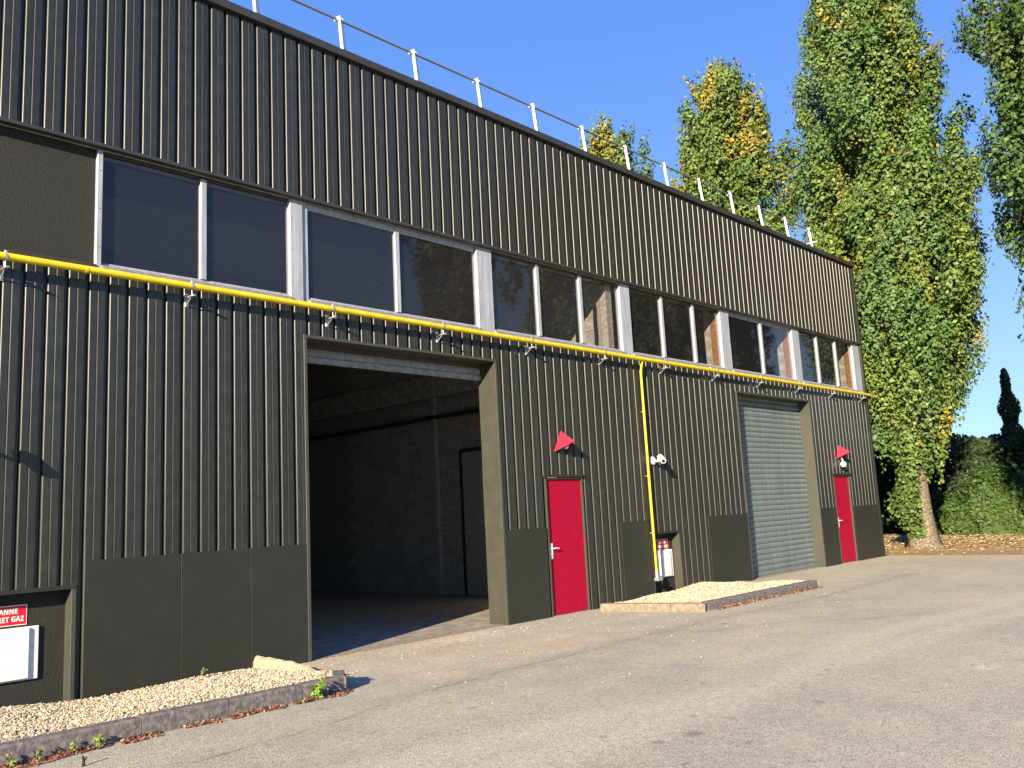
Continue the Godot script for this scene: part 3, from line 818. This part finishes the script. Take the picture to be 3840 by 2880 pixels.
# ------------------------------------------------------------------ trees and hedge
func trees():
	poplar(Vector3(25.9, 0.0, 0.2), 19.2, 2.9, 3.0, 0.42, 91, 640, 470, -0.09, 0.085, "large green poplar with sprouts on its trunk beside the warehouse corner", true)
	poplar(Vector3(24.7, 0.0, 6.3), 17.2, 1.8, 3.85, 0.40, 17, 680, 500, -0.16, 0.09, "dark green poplar cut off by the right edge of the view", false, 0.78)
	poplar(Vector3(28.7, 0.0, -6.6), 18.5, 3.5, 2.95, 0.36, 29, 480, 330, 0.15, 0.10, "yellowing poplar rising behind the roof guardrail")
	poplar(Vector3(30.4, 0.0, -12.9), 18.8, 5.0, 3.3, 0.34, 45, 300, 200, 0.10, 0.12, "farthest poplar, only its tip showing above the roof edge")
	poplar(Vector3(23.9, 0.0, 11.0), 20.0, 4.5, 2.4, 0.38, 57, 160, 150, 0.02, 0.16, "poplar beyond the right edge that the windows mirror, nearer of two")
	poplar(Vector3(23.4, 0.0, 16.0), 20.0, 4.5, 2.4, 0.38, 63, 160, 150, 0.02, 0.16, "poplar beyond the right edge that the windows mirror, farther of two")
	# slim dark tree far behind the hedge
	var r := RandomNumberGenerator.new(); r.seed = 700
	var far := thing("slender_tree", Vector3(37.5, -0.6, -0.1), "small slender dark tree standing far behind the hedge", "tree")
	var t := Mb.new(); t.tube([Vector3(0, -0.1, 0), Vector3(0.05, 3.0, 0), Vector3(0, 6.6, 0.02)], [0.12, 0.08, 0.015], 8)
	put(t.done(), "trunk", mats.bark, far)
	var P := PackedVector3Array(); var D := PackedVector3Array(); var C := PackedColorArray()
	for k in 5200:
		var y := r.randf_range(2.4, 6.8)
		var rad := 0.52 * pow(maxf(0.0, 1.0 - pow(clampf((y - 3.6) / 3.3, -1.0, 1.0), 2.0)), 0.9) * (0.8 + 0.25 * sin(y * 5.0))
		var a := r.randf() * TAU; var d := rad * sqrt(r.randf())
		P.append(Vector3(cos(a) * d, y, sin(a) * d)); D.append(Vector3(cos(a), 0.4, sin(a)))
		var g := r.randf_range(0.6, 1.2); C.append(Color(0.060 * g, 0.085 * g, 0.036 * g))
	put(leaf_cloud(P, D, C, 0.11, 0.3, 3), "crown", mats.leaf, far)
	# hedge along the boundary
	var hedge := thing("hedge", Vector3(33.6, 0, -1.0), "tall dense green hedge along the far edge of the yard", "hedge")
	P = PackedVector3Array(); D = PackedVector3Array(); C = PackedColorArray()
	var hn := FastNoiseLite.new(); hn.seed = 12; hn.frequency = 0.55; hn.fractal_octaves = 3
	for k in 110000:
		var z := r.randf_range(-9.0, 9.5); var y := pow(r.randf(), 0.9) * 4.3
		var top := 3.55 + 0.55 * hn.get_noise_2d(z * 0.8, 3.0) + 0.25 * hn.get_noise_2d(z * 3.0, 9.0)
		if y > top: continue
		var bulge := 1.0 + 0.75 * hn.get_noise_2d(z * 1.1, y * 1.2 + 20.0) + 0.35 * sin(clampf(y / top, 0, 1) * PI)
		if y > top - 0.6: bulge *= sqrt(maxf(0.0, (top - y) / 0.6))
		var x := -bulge + absf(r.randfn(0.0, 0.16)) + (r.randf() * 1.6 if r.randf() < 0.25 else 0.0)
		P.append(Vector3(x, y, z)); D.append(Vector3(-1.0, 0.45, 0.0))
		var g := r.randf_range(0.6, 1.3) * (0.9 + 0.5 * hn.get_noise_2d(z * 0.5, y * 0.5 + 50.0))
		C.append(Color(0.026 * g, 0.046 * g, 0.013 * g))
	put(leaf_cloud(P, D, C, 0.10, 0.3, 13, 1.5), "foliage", mats.leaf, hedge)
	# paler bush in front of the hedge
	var bush := thing("bush", Vector3(31.6, 0.1, 0.35), "bright green rounded bush standing before the dark hedge", "bush")
	P = PackedVector3Array(); D = PackedVector3Array(); C = PackedColorArray()
	for k in 26000:
		var ph := r.randf() * TAU; var el := asin(r.randf())
		var dir := Vector3(cos(ph) * cos(el), sin(el), sin(ph) * cos(el))
		var lump := 0.80 + 0.75 * hn.get_noise_3d(dir.x * 2.4 + 7.0, dir.y * 2.4, dir.z * 2.4)
		var d := lump * (1.0 - 0.28 * pow(r.randf(), 1.6))
		P.append(Vector3(dir.x * 1.0, dir.y * 2.15, dir.z * 1.75) * d); D.append(dir + Vector3(-0.3, 0.4, 0.1))
		var g := r.randf_range(0.65, 1.3); C.append(Color(0.050 * g, 0.086 * g, 0.020 * g))
	put(leaf_cloud(P, D, C, 0.085, 0.3, 23, 1.7), "foliage", mats.leaf, bush)
	var bs := Mb.new()
	for k in 7:
		var a := TAU * k / 7.0
		bs.tube([Vector3(0, -0.15, 0), Vector3(cos(a) * 0.35, 0.8, sin(a) * 0.5), Vector3(cos(a) * 0.5, 1.5, sin(a) * 0.9)], [0.05, 0.03, 0.01], 6, false)
	put(bs.done(), "stems", mats.limb_bark, bush)
	var hs := Mb.new()
	for k in 26:
		var z := -8.8 + k * 0.72
		hs.tube([Vector3(0.2, -0.1, z), Vector3(0.1 + 0.1 * sin(k * 3.0), 1.6, z + 0.1), Vector3(0.15, 3.0, z - 0.1)], [0.06, 0.045, 0.015], 6)
	put(hs.done(), "stems", mats.bark, hedge)

# ------------------------------------------------------------------ roof guardrail
func guardrail():
	var g := thing("roof_guardrail", Vector3(0, 7.88, -0.15), "white-posted metal guardrail along the warehouse roof edge", "guardrail")
	var pm := Mb.new()
	var lean := -0.075
	var a := Vector3(0, 0.0, 0); var top := Vector3(0, 0.66, lean)
	var ux := Vector3(1, 0, 0); var uz := Vector3(0, 0, 1)
	pm.extrude([Vector2(-0.044, -0.007), Vector2(0.042, -0.007), Vector2(0.042, 0.004), Vector2(-0.033, 0.004), Vector2(-0.033, 0.044), Vector2(-0.044, 0.044)], top, a, ux, uz)
	pm.box(Vector3(-0.15, 0.0, -0.04), Vector3(0.03, 0.012, 0.05))
	pm.quad(Vector3(-0.13, 0.012, 0.0), Vector3(-0.028, 0.012, 0.0), Vector3(-0.028, 0.075, -0.008), Vector3(-0.13, 0.014, 0.0))
	pm.cbox(Vector3(-0.085, 0.585, lean - 0.035), Vector3(-0.029, 0.635, lean + 0.035), 0.006)
	var me := pm.done()
	for k in range(-3, 13):
		put(me, "post", mats.white_metal, g, Vector3(5.305 + 1.3275 * k, 0, 0))
	var rail := Mb.new()
	rail.tube([Vector3(1.0, 0.60, lean + 0.018), Vector3(21.28, 0.60, lean + 0.018)], [0.017, 0.017], 10)
	put(rail.done(), "top_rail", mats.rail_metal, g)
	var ret := Mb.new()
	ret.tube([Vector3(21.30, 0.28, 0.10), Vector3(21.27, 0.28, -0.6)], [0.014, 0.014], 8)
	put(ret.done(), "return_rail", mats.white_metal, g)

# ------------------------------------------------------------------ gas pipe
func gas_pipe():
	var g := thing("gas_pipe", Vector3(0, 4.225, 0.133), "yellow gas pipe running along the facade under the windows", "pipe")
	var p := Mb.new()
	p.tube([Vector3(-0.9, 0.012, 0), Vector3(6.0, 0.006, 0), Vector3(14.0, -0.006, 0), Vector3(23.2, 0.0, 0)], [0.037, 0.037, 0.037, 0.037], 18)
	put(p.done(), "main_pipe", mats.yellow_paint, g)
	for x in [3.2, 9.05, 15.1, 20.9]:
		var w := Mb.new(); w.tube([Vector3(x - 0.012, 0.004, 0), Vector3(x + 0.012, 0.004, 0)], [0.0395, 0.0395], 18)
		put(w.done(), "weld_collar", mats.yellow_paint, g)
	var d := Mb.new()
	d.tube([Vector3(12.80, 0.0, 0.0), Vector3(12.80, -0.10, -0.03), Vector3(12.80, -0.22, -0.06), Vector3(12.81, -2.0, -0.062), Vector3(12.83, -3.35, -0.066), Vector3(12.84, -3.78, -0.07)], [0.021, 0.021, 0.021, 0.021, 0.021, 0.021], 12)
	put(d.done(), "branch_pipe", mats.yellow_paint, g)
	var vl := Mb.new()
	vl.tube([Vector3(12.84, -3.76, -0.07), Vector3(12.84, -3.88, -0.07)], [0.032, 0.032], 12)
	vl.cbox(Vector3(12.80, -3.93, -0.11), Vector3(12.95, -3.87, -0.02), 0.008)
	vl.tube([Vector3(12.92, -3.90, -0.07), Vector3(13.1, -3.86, -0.14)], [0.016, 0.016], 10)
	put(vl.done(), "valve", mats.galvanised, g)
	for y in [-0.95, -2.1, -3.1]:
		var cl := Mb.new()
		cl.tube([Vector3(12.812, y - 0.012, -0.062), Vector3(12.812, y + 0.012, -0.062)], [0.026, 0.026], 12)
		cl.tube([Vector3(12.812, y, -0.07), Vector3(12.812, y, -0.135)], [0.006, 0.006], 8)
		put(cl.done(), "pipe_clip", mats.yellow_paint, g)
	# brackets: a collar round the pipe, a threaded rod and a channel fixed to the wall
	var b := Mb.new()
	var ring := []
	for k in 15: ring.append(Vector3(0, cos(TAU * k / 14.0) * 0.041, sin(TAU * k / 14.0) * 0.041))
	for k in 14:
		var q := [ring[k], ring[k + 1]]
		b.quad(q[0] + Vector3(-0.013, 0, 0), q[0] + Vector3(0.013, 0, 0), q[1] + Vector3(0.013, 0, 0), q[1] + Vector3(-0.013, 0, 0))
	b.cbox(Vector3(-0.012, 0.038, -0.012), Vector3(0.012, 0.062, 0.012), 0.003)
	b.tube([Vector3(0, -0.04, 0), Vector3(0, -0.105, 0)], [0.006, 0.006], 8)
	b.cbox(Vector3(-0.020, -0.118, -0.133), Vector3(0.020, -0.098, 0.055), 0.003)
	b.cbox(Vector3(-0.024, -0.205, -0.133), Vector3(0.024, -0.055, -0.124), 0.003)
	b.tube([Vector3(0, -0.19, -0.128), Vector3(0, -0.115, -0.02)], [0.008, 0.008], 8)
	var bm := b.done()
	for k in range(-1, 12):
		put(bm, "bracket", mats.galvanised, g, Vector3(2.47 + 1.842 * k, 0.004, 0))

# ------------------------------------------------------------------ lamps and cameras
func lamps():
	for k in 2:
		var x: float = [10.555, 21.12][k]
		var l := thing("wall_lamp", Vector3(x, 2.5, 0.0), ["red pyramid lamp hood above the nearer red door", "red pyramid lamp hood with white globe above the farther red door"][k], "lamp", "red lamp hoods over the doors")
		var T := Vector3(0, 0.36, 0.004); var L := Vector3(-0.185, 0.02, 0.004); var R := Vector3(0.185, 0.02, 0.004); var F := Vector3(0, 0.165, 0.28)
		var h := Mb.new()
		var th := 0.004
		for f in [[T, L, F], [T, F, R]]:
			var nn: Vector3 = (f[1] - f[0]).cross(f[2] - f[0]).normalized()
			h.tri(f[0], f[1], f[2])
			h.tri(f[0] - nn * th, f[2] - nn * th, f[1] - nn * th)
			h.quad(f[1], f[1] - nn * th, f[2] - nn * th, f[2])
		put(h.done(), "hood", mats.red_hood, l)
		var f2 := Mb.new()
		f2.cbox(Vector3(-0.07, 0.07, 0.0), Vector3(0.07, 0.22, 0.02), 0.004)
		f2.tube([Vector3(0, 0.17, 0.02), Vector3(0, 0.15, 0.09)], [0.028, 0.03], 12)
		put(f2.done(), "fitting", mats.grey_plastic, l)
		var gl := Mb.new()
		if k == 0:
			gl.sphere(Vector3(0, 0.11, 0.10), Vector3(0.05, 0.06, 0.05))
			put(gl.done(), "globe", mats.grey_plastic, l)
		else:
			gl.sphere(Vector3(-0.03, -0.125, 0.09), Vector3(0.075, 0.075, 0.075))
			var nk := Mb.new()
			nk.tube([Vector3(-0.03, -0.06, 0.09), Vector3(-0.02, 0.02, 0.06), Vector3(-0.01, 0.10, 0.02)], [0.026, 0.022, 0.02], 10)
			put(nk.done(), "neck", mats.grey_plastic, l)
			put(gl.done(), "globe", mats.white_plastic, l)
	for k in 2:
		var c := thing("security_camera", [Vector3(13.05, 2.40, 0.0), Vector3(2.385, 2.42, 0.0)][k], ["small white security camera on the wall beside the yellow branch pipe", "white security camera at the left edge, above the near gas cabinet"][k], "camera", "white security cameras")
		c.scale = Vector3.ONE * [1.35, 1.15][k]
		var bp := Mb.new(); bp.tube([Vector3(0, 0, 0.001), Vector3(0, 0, 0.022)], [0.058, 0.052], 18)
		put(bp.done(), "base", mats.white_plastic, c)
		var arm := Mb.new(); arm.tube([Vector3(0, 0, 0.02), Vector3(0, -0.012, 0.07), Vector3(0.0, -0.005, 0.10)], [0.018, 0.016, 0.018], 10)
		put(arm.done(), "arm", mats.white_plastic, c)
		var body := Mb.new()
		body.tube([Vector3(0.055, 0.045, 0.085), Vector3(0.045, 0.04, 0.10), Vector3(-0.04, -0.012, 0.20), Vector3(-0.052, -0.02, 0.212)], [0.030, 0.042, 0.042, 0.036], 16)
		put(body.done(), "housing", mats.white_plastic, c)
		var ln := Mb.new(); ln.tube([Vector3(-0.050, -0.019, 0.210), Vector3(-0.056, -0.023, 0.216)], [0.026, 0.022], 14)
		put(ln.done(), "lens", mats.dark_glass, c)

# ------------------------------------------------------------------ gas cabinets and signs
func cabinets():
	for k in 2:
		var o: Vector3 = [Vector3(2.665, 0.28, -0.16), Vector3(13.43, 0.31, -0.16)][k]
		var w: float = [0.56, 0.48][k]
		var c := thing("gas_cabinet", o, ["white gas cabinet in the near niche at the left edge", "small white gas cabinet in the niche below the yellow branch pipe"][k], "cabinet", "white gas cabinets in wall niches")
		part_box(Vector3(-w / 2, 0, 0.002), Vector3(w / 2, 0.485, 0.024), "back_plate", mats.white_plastic, c, 0.005)
		part_box(Vector3(-w / 2 + 0.05, 0.012, 0.024), Vector3(w / 2 - 0.085, 0.475, 0.046), "lid", mats.white_plastic, c, 0.008)
		var hg := Mb.new()
		for y in [0.08, 0.38]: hg.cbox(Vector3(w / 2 - 0.084, y, 0.0245), Vector3(w / 2 - 0.070, y + 0.05, 0.032), 0.002)
		put(hg.done(), "hinges", mats.white_plastic, c)
		var s := thing("gas_sign", [Vector3(2.665, 0.785, -0.158), Vector3(13.40, 0.80, -0.158)][k], ["red sign lettered in white above the near gas cabinet", "red sign above the far gas cabinet in the niche"][k], "sign", "red gas shut-off signs")
		part_box(Vector3(-0.175, 0, 0), Vector3(0.175, 0.185, 0.004), "plate", mats.sign_white, s)
		part_box(Vector3(-0.168, 0.007, 0.004), Vector3(0.168, 0.178, 0.0055), "red_field", mats.sign_red, s)
		var f := SystemFont.new(); f.font_names = PackedStringArray(["Droid Sans"]); f.font_weight = 700
		for t in [["VANNE", 0.104], ["ARRET GAZ", 0.032]]:
			var tm := TextMesh.new()
			tm.text = t[0]; tm.font = f; tm.font_size = 64; tm.pixel_size = 0.00105; tm.depth = 0.002
			tm.vertical_alignment = VERTICAL_ALIGNMENT_BOTTOM
			var to := put(tm, "lettering", mats.sign_white, s, Vector3(0, t[1] - 0.013, 0.0068))
			to.scale = Vector3(0.86, 1.0, 1.0)

# ------------------------------------------------------------------ kerbs and gravel
func stone_mesh(length: float, h: float, w: float, seed_: int) -> ArrayMesh:
	var b := Mb.new()
	var r := RandomNumberGenerator.new(); r.seed = seed_
	var n := FastNoiseLite.new(); n.seed = seed_; n.frequency = 3.0
	var prof := [Vector2(0, -0.12), Vector2(0, h - 0.018), Vector2(-0.006, h - 0.006), Vector2(-0.018, h), Vector2(-w + 0.01, h), Vector2(-w, h - 0.01), Vector2(-w, -0.12)]
	var N := maxi(4, int(length / 0.07))
	var rings := []
	for i in N + 1:
		var x := -length / 2 + length * i / N
		var ring := []
		var endr := 0.003 if i == 0 or i == N else 0.0
		for p in prof:
			var wob := n.get_noise_3d(x, p.y * 2.0, p.x * 2.0) * 0.0025
			ring.append(Vector3(x, p.y - (endr if p.y > 0.03 else 0.0) + wob * 0.6, p.x + wob - (endr if p.x > -0.03 else 0.0)))
		rings.append(ring)
	for i in N:
		for k in prof.size() - 1:
			b.quad(rings[i][k], rings[i + 1][k], rings[i + 1][k + 1], rings[i][k + 1])
	for k in range(1, prof.size() - 1):
		b.tri(rings[0][0], rings[0][k], rings[0][k + 1])
		b.tri(rings[N][0], rings[N][k + 1], rings[N][k])
	return b.done()

func gravel(called: String, label: String, sx: Array, zs: Array, hfun: Callable, count: int, size: float, seed_: int):
	var r := RandomNumberGenerator.new(); r.seed = seed_
	var o := thing(called, Vector3((sx[0] + sx[1]) / 2, 0, 0.9), label, "gravel", "gravel beds against the facade")
	o.set_meta("kind", "stuff")
	var off := o.position
	var bed := Mb.new()
	var nx := 30; var nz := 10
	for i in nx:
		for j in nz:
			var P := []
			for st in [[0, 1], [1, 1], [1, 0], [0, 0]]:
				var x := lerpf(sx[0], sx[1], (i + st[0]) / float(nx)); var z := lerpf(zs[0], zs[1], (j + st[1]) / float(nz))
				P.append(Vector3(x, hfun.call(x, z) - 0.008, z) - off)
			bed.quad(P[0], P[1], P[2], P[3])
	put(bed.done(), "bed", mat("gravel_bed", lin(0.38, 0.31, 0.22), 0.95, 0.2, noise_image(256, 0.12, 71, 0.5, 1.0, 3), 2.0), o)
	var pm := Mb.new()
	var ico := [Vector3(0, 1, 0), Vector3(0.9, 0.25, 0.1), Vector3(0.25, 0.35, 0.9), Vector3(-0.75, 0.3, 0.5), Vector3(-0.7, 0.25, -0.6), Vector3(0.3, 0.3, -0.9), Vector3(0.5, -0.5, 0.4), Vector3(-0.5, -0.55, 0.3), Vector3(0, -0.6, -0.6)]
	for t in [[0, 2, 1], [0, 3, 2], [0, 4, 3], [0, 5, 4], [0, 1, 5], [1, 2, 6], [2, 3, 7], [2, 7, 6], [3, 4, 7], [4, 8, 7], [4, 5, 8], [5, 1, 6], [5, 6, 8], [6, 7, 8]]:
		pm.tri(ico[t[0]], ico[t[1]], ico[t[2]])
	var mm := MultiMesh.new()
	mm.transform_format = MultiMesh.TRANSFORM_3D; mm.use_colors = true
	mm.mesh = pm.done()
	mm.instance_count = count
	for k in count:
		var x := r.randf_range(sx[0], sx[1]); var z := r.randf_range(zs[0], zs[1])
		var s := size * r.randf_range(0.5, 1.35)
		var bs := Basis.from_euler(Vector3(r.randf() * TAU, r.randf() * TAU, r.randf() * TAU)).scaled(Vector3(s, s * r.randf_range(0.55, 0.8), s * r.randf_range(0.7, 1.0)))
		mm.set_instance_transform(k, Transform3D(bs, Vector3(x, hfun.call(x, z) + r.randf_range(-0.006, 0.010), z) - off))
		var c: Vector3 = [Vector3(0.43, 0.37, 0.25), Vector3(0.50, 0.44, 0.32), Vector3(0.35, 0.285, 0.19), Vector3(0.56, 0.51, 0.40), Vector3(0.38, 0.285, 0.20), Vector3(0.19, 0.165, 0.14)][r.randi() % 6] * r.randf_range(0.8, 1.15)
		mm.set_instance_color(k, Color(c.x, c.y, c.z))
	var mi := MultiMeshInstance3D.new()
	mi.name = "pebbles"; mi.multimesh = mm; mi.material_override = mats.pebble
	o.add_child(mi)
	mi.set_meta("kind", "stuff")

func kerbs():
	var ks: Material = mats.kerb_stone
	# near bed
	var k1 := thing("kerb", Vector3(2.0, 0, 1.92), "near weathered concrete kerb holding gravel at the lower left", "kerb", "kerbs round the gravel beds")
	var xs := [-1.0, 0.02, 1.03, 2.05, 3.045, 3.78, 4.50, 4.965]
	for k in xs.size() - 1:
		put(stone_mesh(xs[k + 1] - xs[k] - 0.005, 0.148 + 0.004 * sin(k * 2.0), 0.13, 100 + k), "kerb_stone", ks, k1, Vector3((xs[k] + xs[k + 1]) / 2 - 2.0, 0, 0.004 * sin(k * 5.0)))
	var es := put(stone_mesh(0.36, 0.150, 0.13, 140), "kerb_stone", ks, k1, Vector3(5.075 - 2.0, 0, -0.145))
	es.rotation.y = 0.98
	# rough mortar edge from the kerb back to the wall
	var e := Mb.new()
	var pts := [Vector3(5.06, 0, 1.58), Vector3(5.16, 0, 1.2), Vector3(5.27, 0, 0.85), Vector3(5.24, 0, 0.5), Vector3(5.16, 0, 0.22), Vector3(5.14, 0, 0.012)]
	var hs := [0.10, 0.085, 0.10, 0.135, 0.165, 0.17]
	var fn := FastNoiseLite.new(); fn.seed = 4; fn.frequency = 4.0
	var prevs := []
	for i in 26:
		var t := i / 25.0 * (pts.size() - 1); var q := mini(int(t), pts.size() - 2); var f := t - q
		var c: Vector3 = pts[q].lerp(pts[q + 1], f); var hh: float = lerpf(hs[q], hs[q + 1], f)
		var ring := []
		for m in 7:
			var a := PI * m / 6.0
			var d := 0.055 + 0.012 * fn.get_noise_3d(c.z * 3.0, m * 0.4, 1.0)
			ring.append(c + Vector3(cos(a) * d, -0.02 + (0.02 + hh) * pow(sin(a), 0.55) + 0.012 * fn.get_noise_2d(c.z * 4.0, m * 0.7), 0))
		if i > 0:
			for m in 6: e.quad(ring[m], prevs[m], prevs[m + 1], ring[m + 1])
		else:
			for m in range(1, 6): e.tri(ring[0], ring[m + 1], ring[m])
		prevs = ring
	for k in e.v.size(): e.v[k] -= k1.position
	put(e.done(), "mortar_edge", mats.concrete_pale, k1)
	var h1 := func(x, z): return lerpf(0.045, 0.128, smoothstep(0.0, 1.75, z)) + 0.012 * sin(x * 3.1 + z * 2.0) + 0.04 * smoothstep(3.3, 2.4, x) * smoothstep(1.2, 0.1, z)
	gravel("gravel_bed", "pale pebble gravel bed behind the near kerb", [-0.98, 5.14], [0.014, 1.80], h1, 44000, 0.0115, 501)
	# far bed
	var k2 := thing("kerb", Vector3(13.4, 0, 1.84), "farther kerb round the gravel heap between the two gates", "kerb", "kerbs round the gravel beds")
	var x2 := [11.56, 12.48, 13.45, 14.38, 15.25]
	for k in x2.size() - 1:
		put(stone_mesh(x2[k + 1] - x2[k] - 0.008, 0.125, 0.14, 200 + k), "kerb_stone", ks, k2, Vector3((x2[k] + x2[k + 1]) / 2 - 13.4, 0, 0.003 * k))
	var sd := [Vector3(11.555, 0, 1.83), Vector3(11.40, 0, 1.32), Vector3(11.06, 0, 0.24)]
	for k in 2:
		var d: Vector3 = sd[k + 1] - sd[k]
		var so := put(stone_mesh(d.length() - 0.008, 0.120, 0.14, 220 + k), "kerb_stone", mats.concrete_dull, k2, (sd[k] + sd[k + 1]) / 2 - k2.position)
		so.rotation.y = atan2(d.x, d.z) + PI / 2.0 + PI
	var d2 := put(stone_mesh(1.5, 0.085, 0.13, 230), "kerb_stone", mats.concrete_dull, k2, Vector3(15.32 - 13.4, 0, 0.95 - 1.84))
	d2.rotation.y = PI / 2.0
	var h2 := func(x, z):
		var m := exp(-pow((x - 14.1) / 0.7, 2.0)) * 0.09 + exp(-pow((x - 12.6) / 0.5, 2.0)) * 0.02
		return lerpf(0.04, 0.10, smoothstep(0.3, 1.6, z)) + m * smoothstep(1.7, 0.7, z) + 0.012 * sin(x * 4.0 + z * 3.0)
	gravel("gravel_bed", "pale gravel heap behind the farther kerb", [11.62, 15.26], [0.014, 1.71], h2, 22000, 0.014, 502)

# ------------------------------------------------------------------ weeds and fallen leaves by the kerb
func weed(at: Vector3, size: float, leaves: int, col: Vector3, label: String, seed_: int):
	var r := RandomNumberGenerator.new(); r.seed = seed_
	var o := thing("weed", at, label, "weed", "weeds growing along the kerb")
	var st := Mb.new()
	var P := PackedVector3Array(); var D := PackedVector3Array(); var C := PackedColorArray()
	var stems := maxi(3, leaves / 8)
	for k in stems:
		var a := r.randf() * TAU
		var tip := Vector3(cos(a) * size * 0.45 * r.randf(), size * r.randf_range(0.55, 1.0), sin(a) * size * 0.45 * r.randf())
		st.tube([Vector3(0, -0.01, 0), tip * 0.5 + Vector3(0, size * 0.1, 0), tip], [0.003, 0.0025, 0.0015], 5, false)
		for m in leaves / stems:
			var f := r.randf_range(0.3, 1.05)
			P.append(tip * f + Vector3(r.randf() - 0.5, (r.randf() - 0.5) * 0.6, r.randf() - 0.5) * size * 0.3)
			D.append(Vector3(0, 0.8, 0.4))
			var c := col * r.randf_range(0.7, 1.3); C.append(Color(c.x, c.y, c.z))
	put(st.done(), "stems", mat("weed_stem", lin(0.14, 0.17, 0.06), 0.7, 0.3), o)
	put(leaf_cloud(P, D, C, size * 0.20, 0.35, seed_ + 1, 1.9), "leaves", mats.leaf, o)

func small_plants():
	weed(Vector3(4.62, 0.0, 1.965), 0.17, 70, Vector3(0.13, 0.23, 0.03), "bright green weed tuft near the end of the near kerb", 11)
	weed(Vector3(4.44, 0.0, 2.02), 0.07, 26, Vector3(0.28, 0.25, 0.05), "small yellowing weed left of the bright green tuft", 12)
	weed(Vector3(2.70, 0.0, 1.97), 0.11, 22, Vector3(0.16, 0.22, 0.04), "small seedling against the kerb, right one of the pair", 13)
	weed(Vector3(2.52, 0.0, 1.97), 0.09, 20, Vector3(0.15, 0.21, 0.05), "small seedling against the kerb, left one of the pair", 14)
	weed(Vector3(2.27, 0.0, 1.98), 0.10, 26, Vector3(0.17, 0.22, 0.06), "weed at the kerb foot near the lower left corner", 15)
	weed(Vector3(2.10, 0.0, 1.99), 0.10, 36, Vector3(0.20, 0.22, 0.06), "yellow-green weed in the lower left corner", 16)
	weed(Vector3(4.42, 0.055, 0.18), 0.12, 20, Vector3(0.13, 0.16, 0.07), "thin grey-green weed growing in the gravel by the wall", 17)
	# brown leaves drifted against both kerbs
	var r := RandomNumberGenerator.new(); r.seed = 909
	var n := FastNoiseLite.new(); n.seed = 3; n.frequency = 1.6
	for side in 2:
		var P := PackedVector3Array(); var D := PackedVector3Array(); var C := PackedColorArray()
		for k in ([3000, 1000][side]):
			var x := r.randf_range([0.6, 11.7][side], [5.0, 15.2][side])
			var w := 0.03 + 0.06 * maxf(0.0, 0.35 + n.get_noise_1d(x * 1.4)) + 0.06 * smoothstep(3.0, 2.0, x)
			var d := pow(r.randf(), 1.5) * w * 1.7
			var z: float = [1.935, 1.86][side] + d
			var hgt := maxf(0.0, 0.018 * (1.0 - d / w)) * r.randf()
			if n.get_noise_1d(x * 1.4 + 40.0) < -0.22 and side == 0 and x > 2.4: continue
			P.append(Vector3(x, 0.008 + hgt, z)); D.append(Vector3(0, 1.3, 0.5))
			var c: Vector3 = [Vector3(0.20, 0.075, 0.04), Vector3(0.25, 0.11, 0.06), Vector3(0.13, 0.05, 0.03), Vector3(0.34, 0.21, 0.12), Vector3(0.09, 0.045, 0.03)][r.randi() % 5] * r.randf_range(0.75, 1.2)
			C.append(Color(c.x, c.y, c.z))
		var o := put(leaf_cloud(P, D, C, [0.017, 0.026][side], 0.5, 31 + side, 1.4), "dry_leaves", mats.dry_leaf, self)
		tag(o, ["reddish brown leaves drifted along the foot of the near kerb", "orange brown leaves drifted along the farther kerb"][side], "leaves", "dry leaves by the kerbs")
		o.set_meta("kind", "stuff")
	# loose grit and crumbs of mortar lying on the yard
	var gr := Mb.new()
	for k in 300:
		var x := r.randf_range(5.6, 15.0); var z := 0.25 + absf(r.randfn(0.0, 1.3))
		if k % 9 == 0: x = r.randf_range(4.5, 16.0); z = r.randf_range(2.2, 4.5)
		if x > 10.95 and x < 15.45 and z < 2.0: continue
		var sz := r.randf_range(0.004, 0.011) 
		gr.cbox(Vector3(x - sz, 0.0, z - sz * 0.8), Vector3(x + sz, sz * 0.8, z + sz * 0.8), sz * 0.35)
	var go := put(gr.done(), "loose_grit", mat("grit", lin(0.46, 0.41, 0.33), 0.9, 0.3), self)
	tag(go, "pale grit scattered over the asphalt before the gates", "grit"); go.set_meta("kind", "stuff")
	var tw := Mb.new()
	tw.tube([Vector3(0, -0.01, 0), Vector3(0.004, 0.035, 0.0), Vector3(-0.004, 0.07, 0.004)], [0.012, 0.010, 0.007], 7)
	tw.tube([Vector3(0.003, 0.03, 0.0), Vector3(0.022, 0.06, 0.006)], [0.008, 0.005], 6)
	var to := put(tw.done(), "twig", mat("dark_wood", lin(0.03, 0.026, 0.024), 0.85, 0.3), self, Vector3(2.43, 0, 2.41))
	tag(to, "short dark twig sticking up from the asphalt at the lower left", "twig")
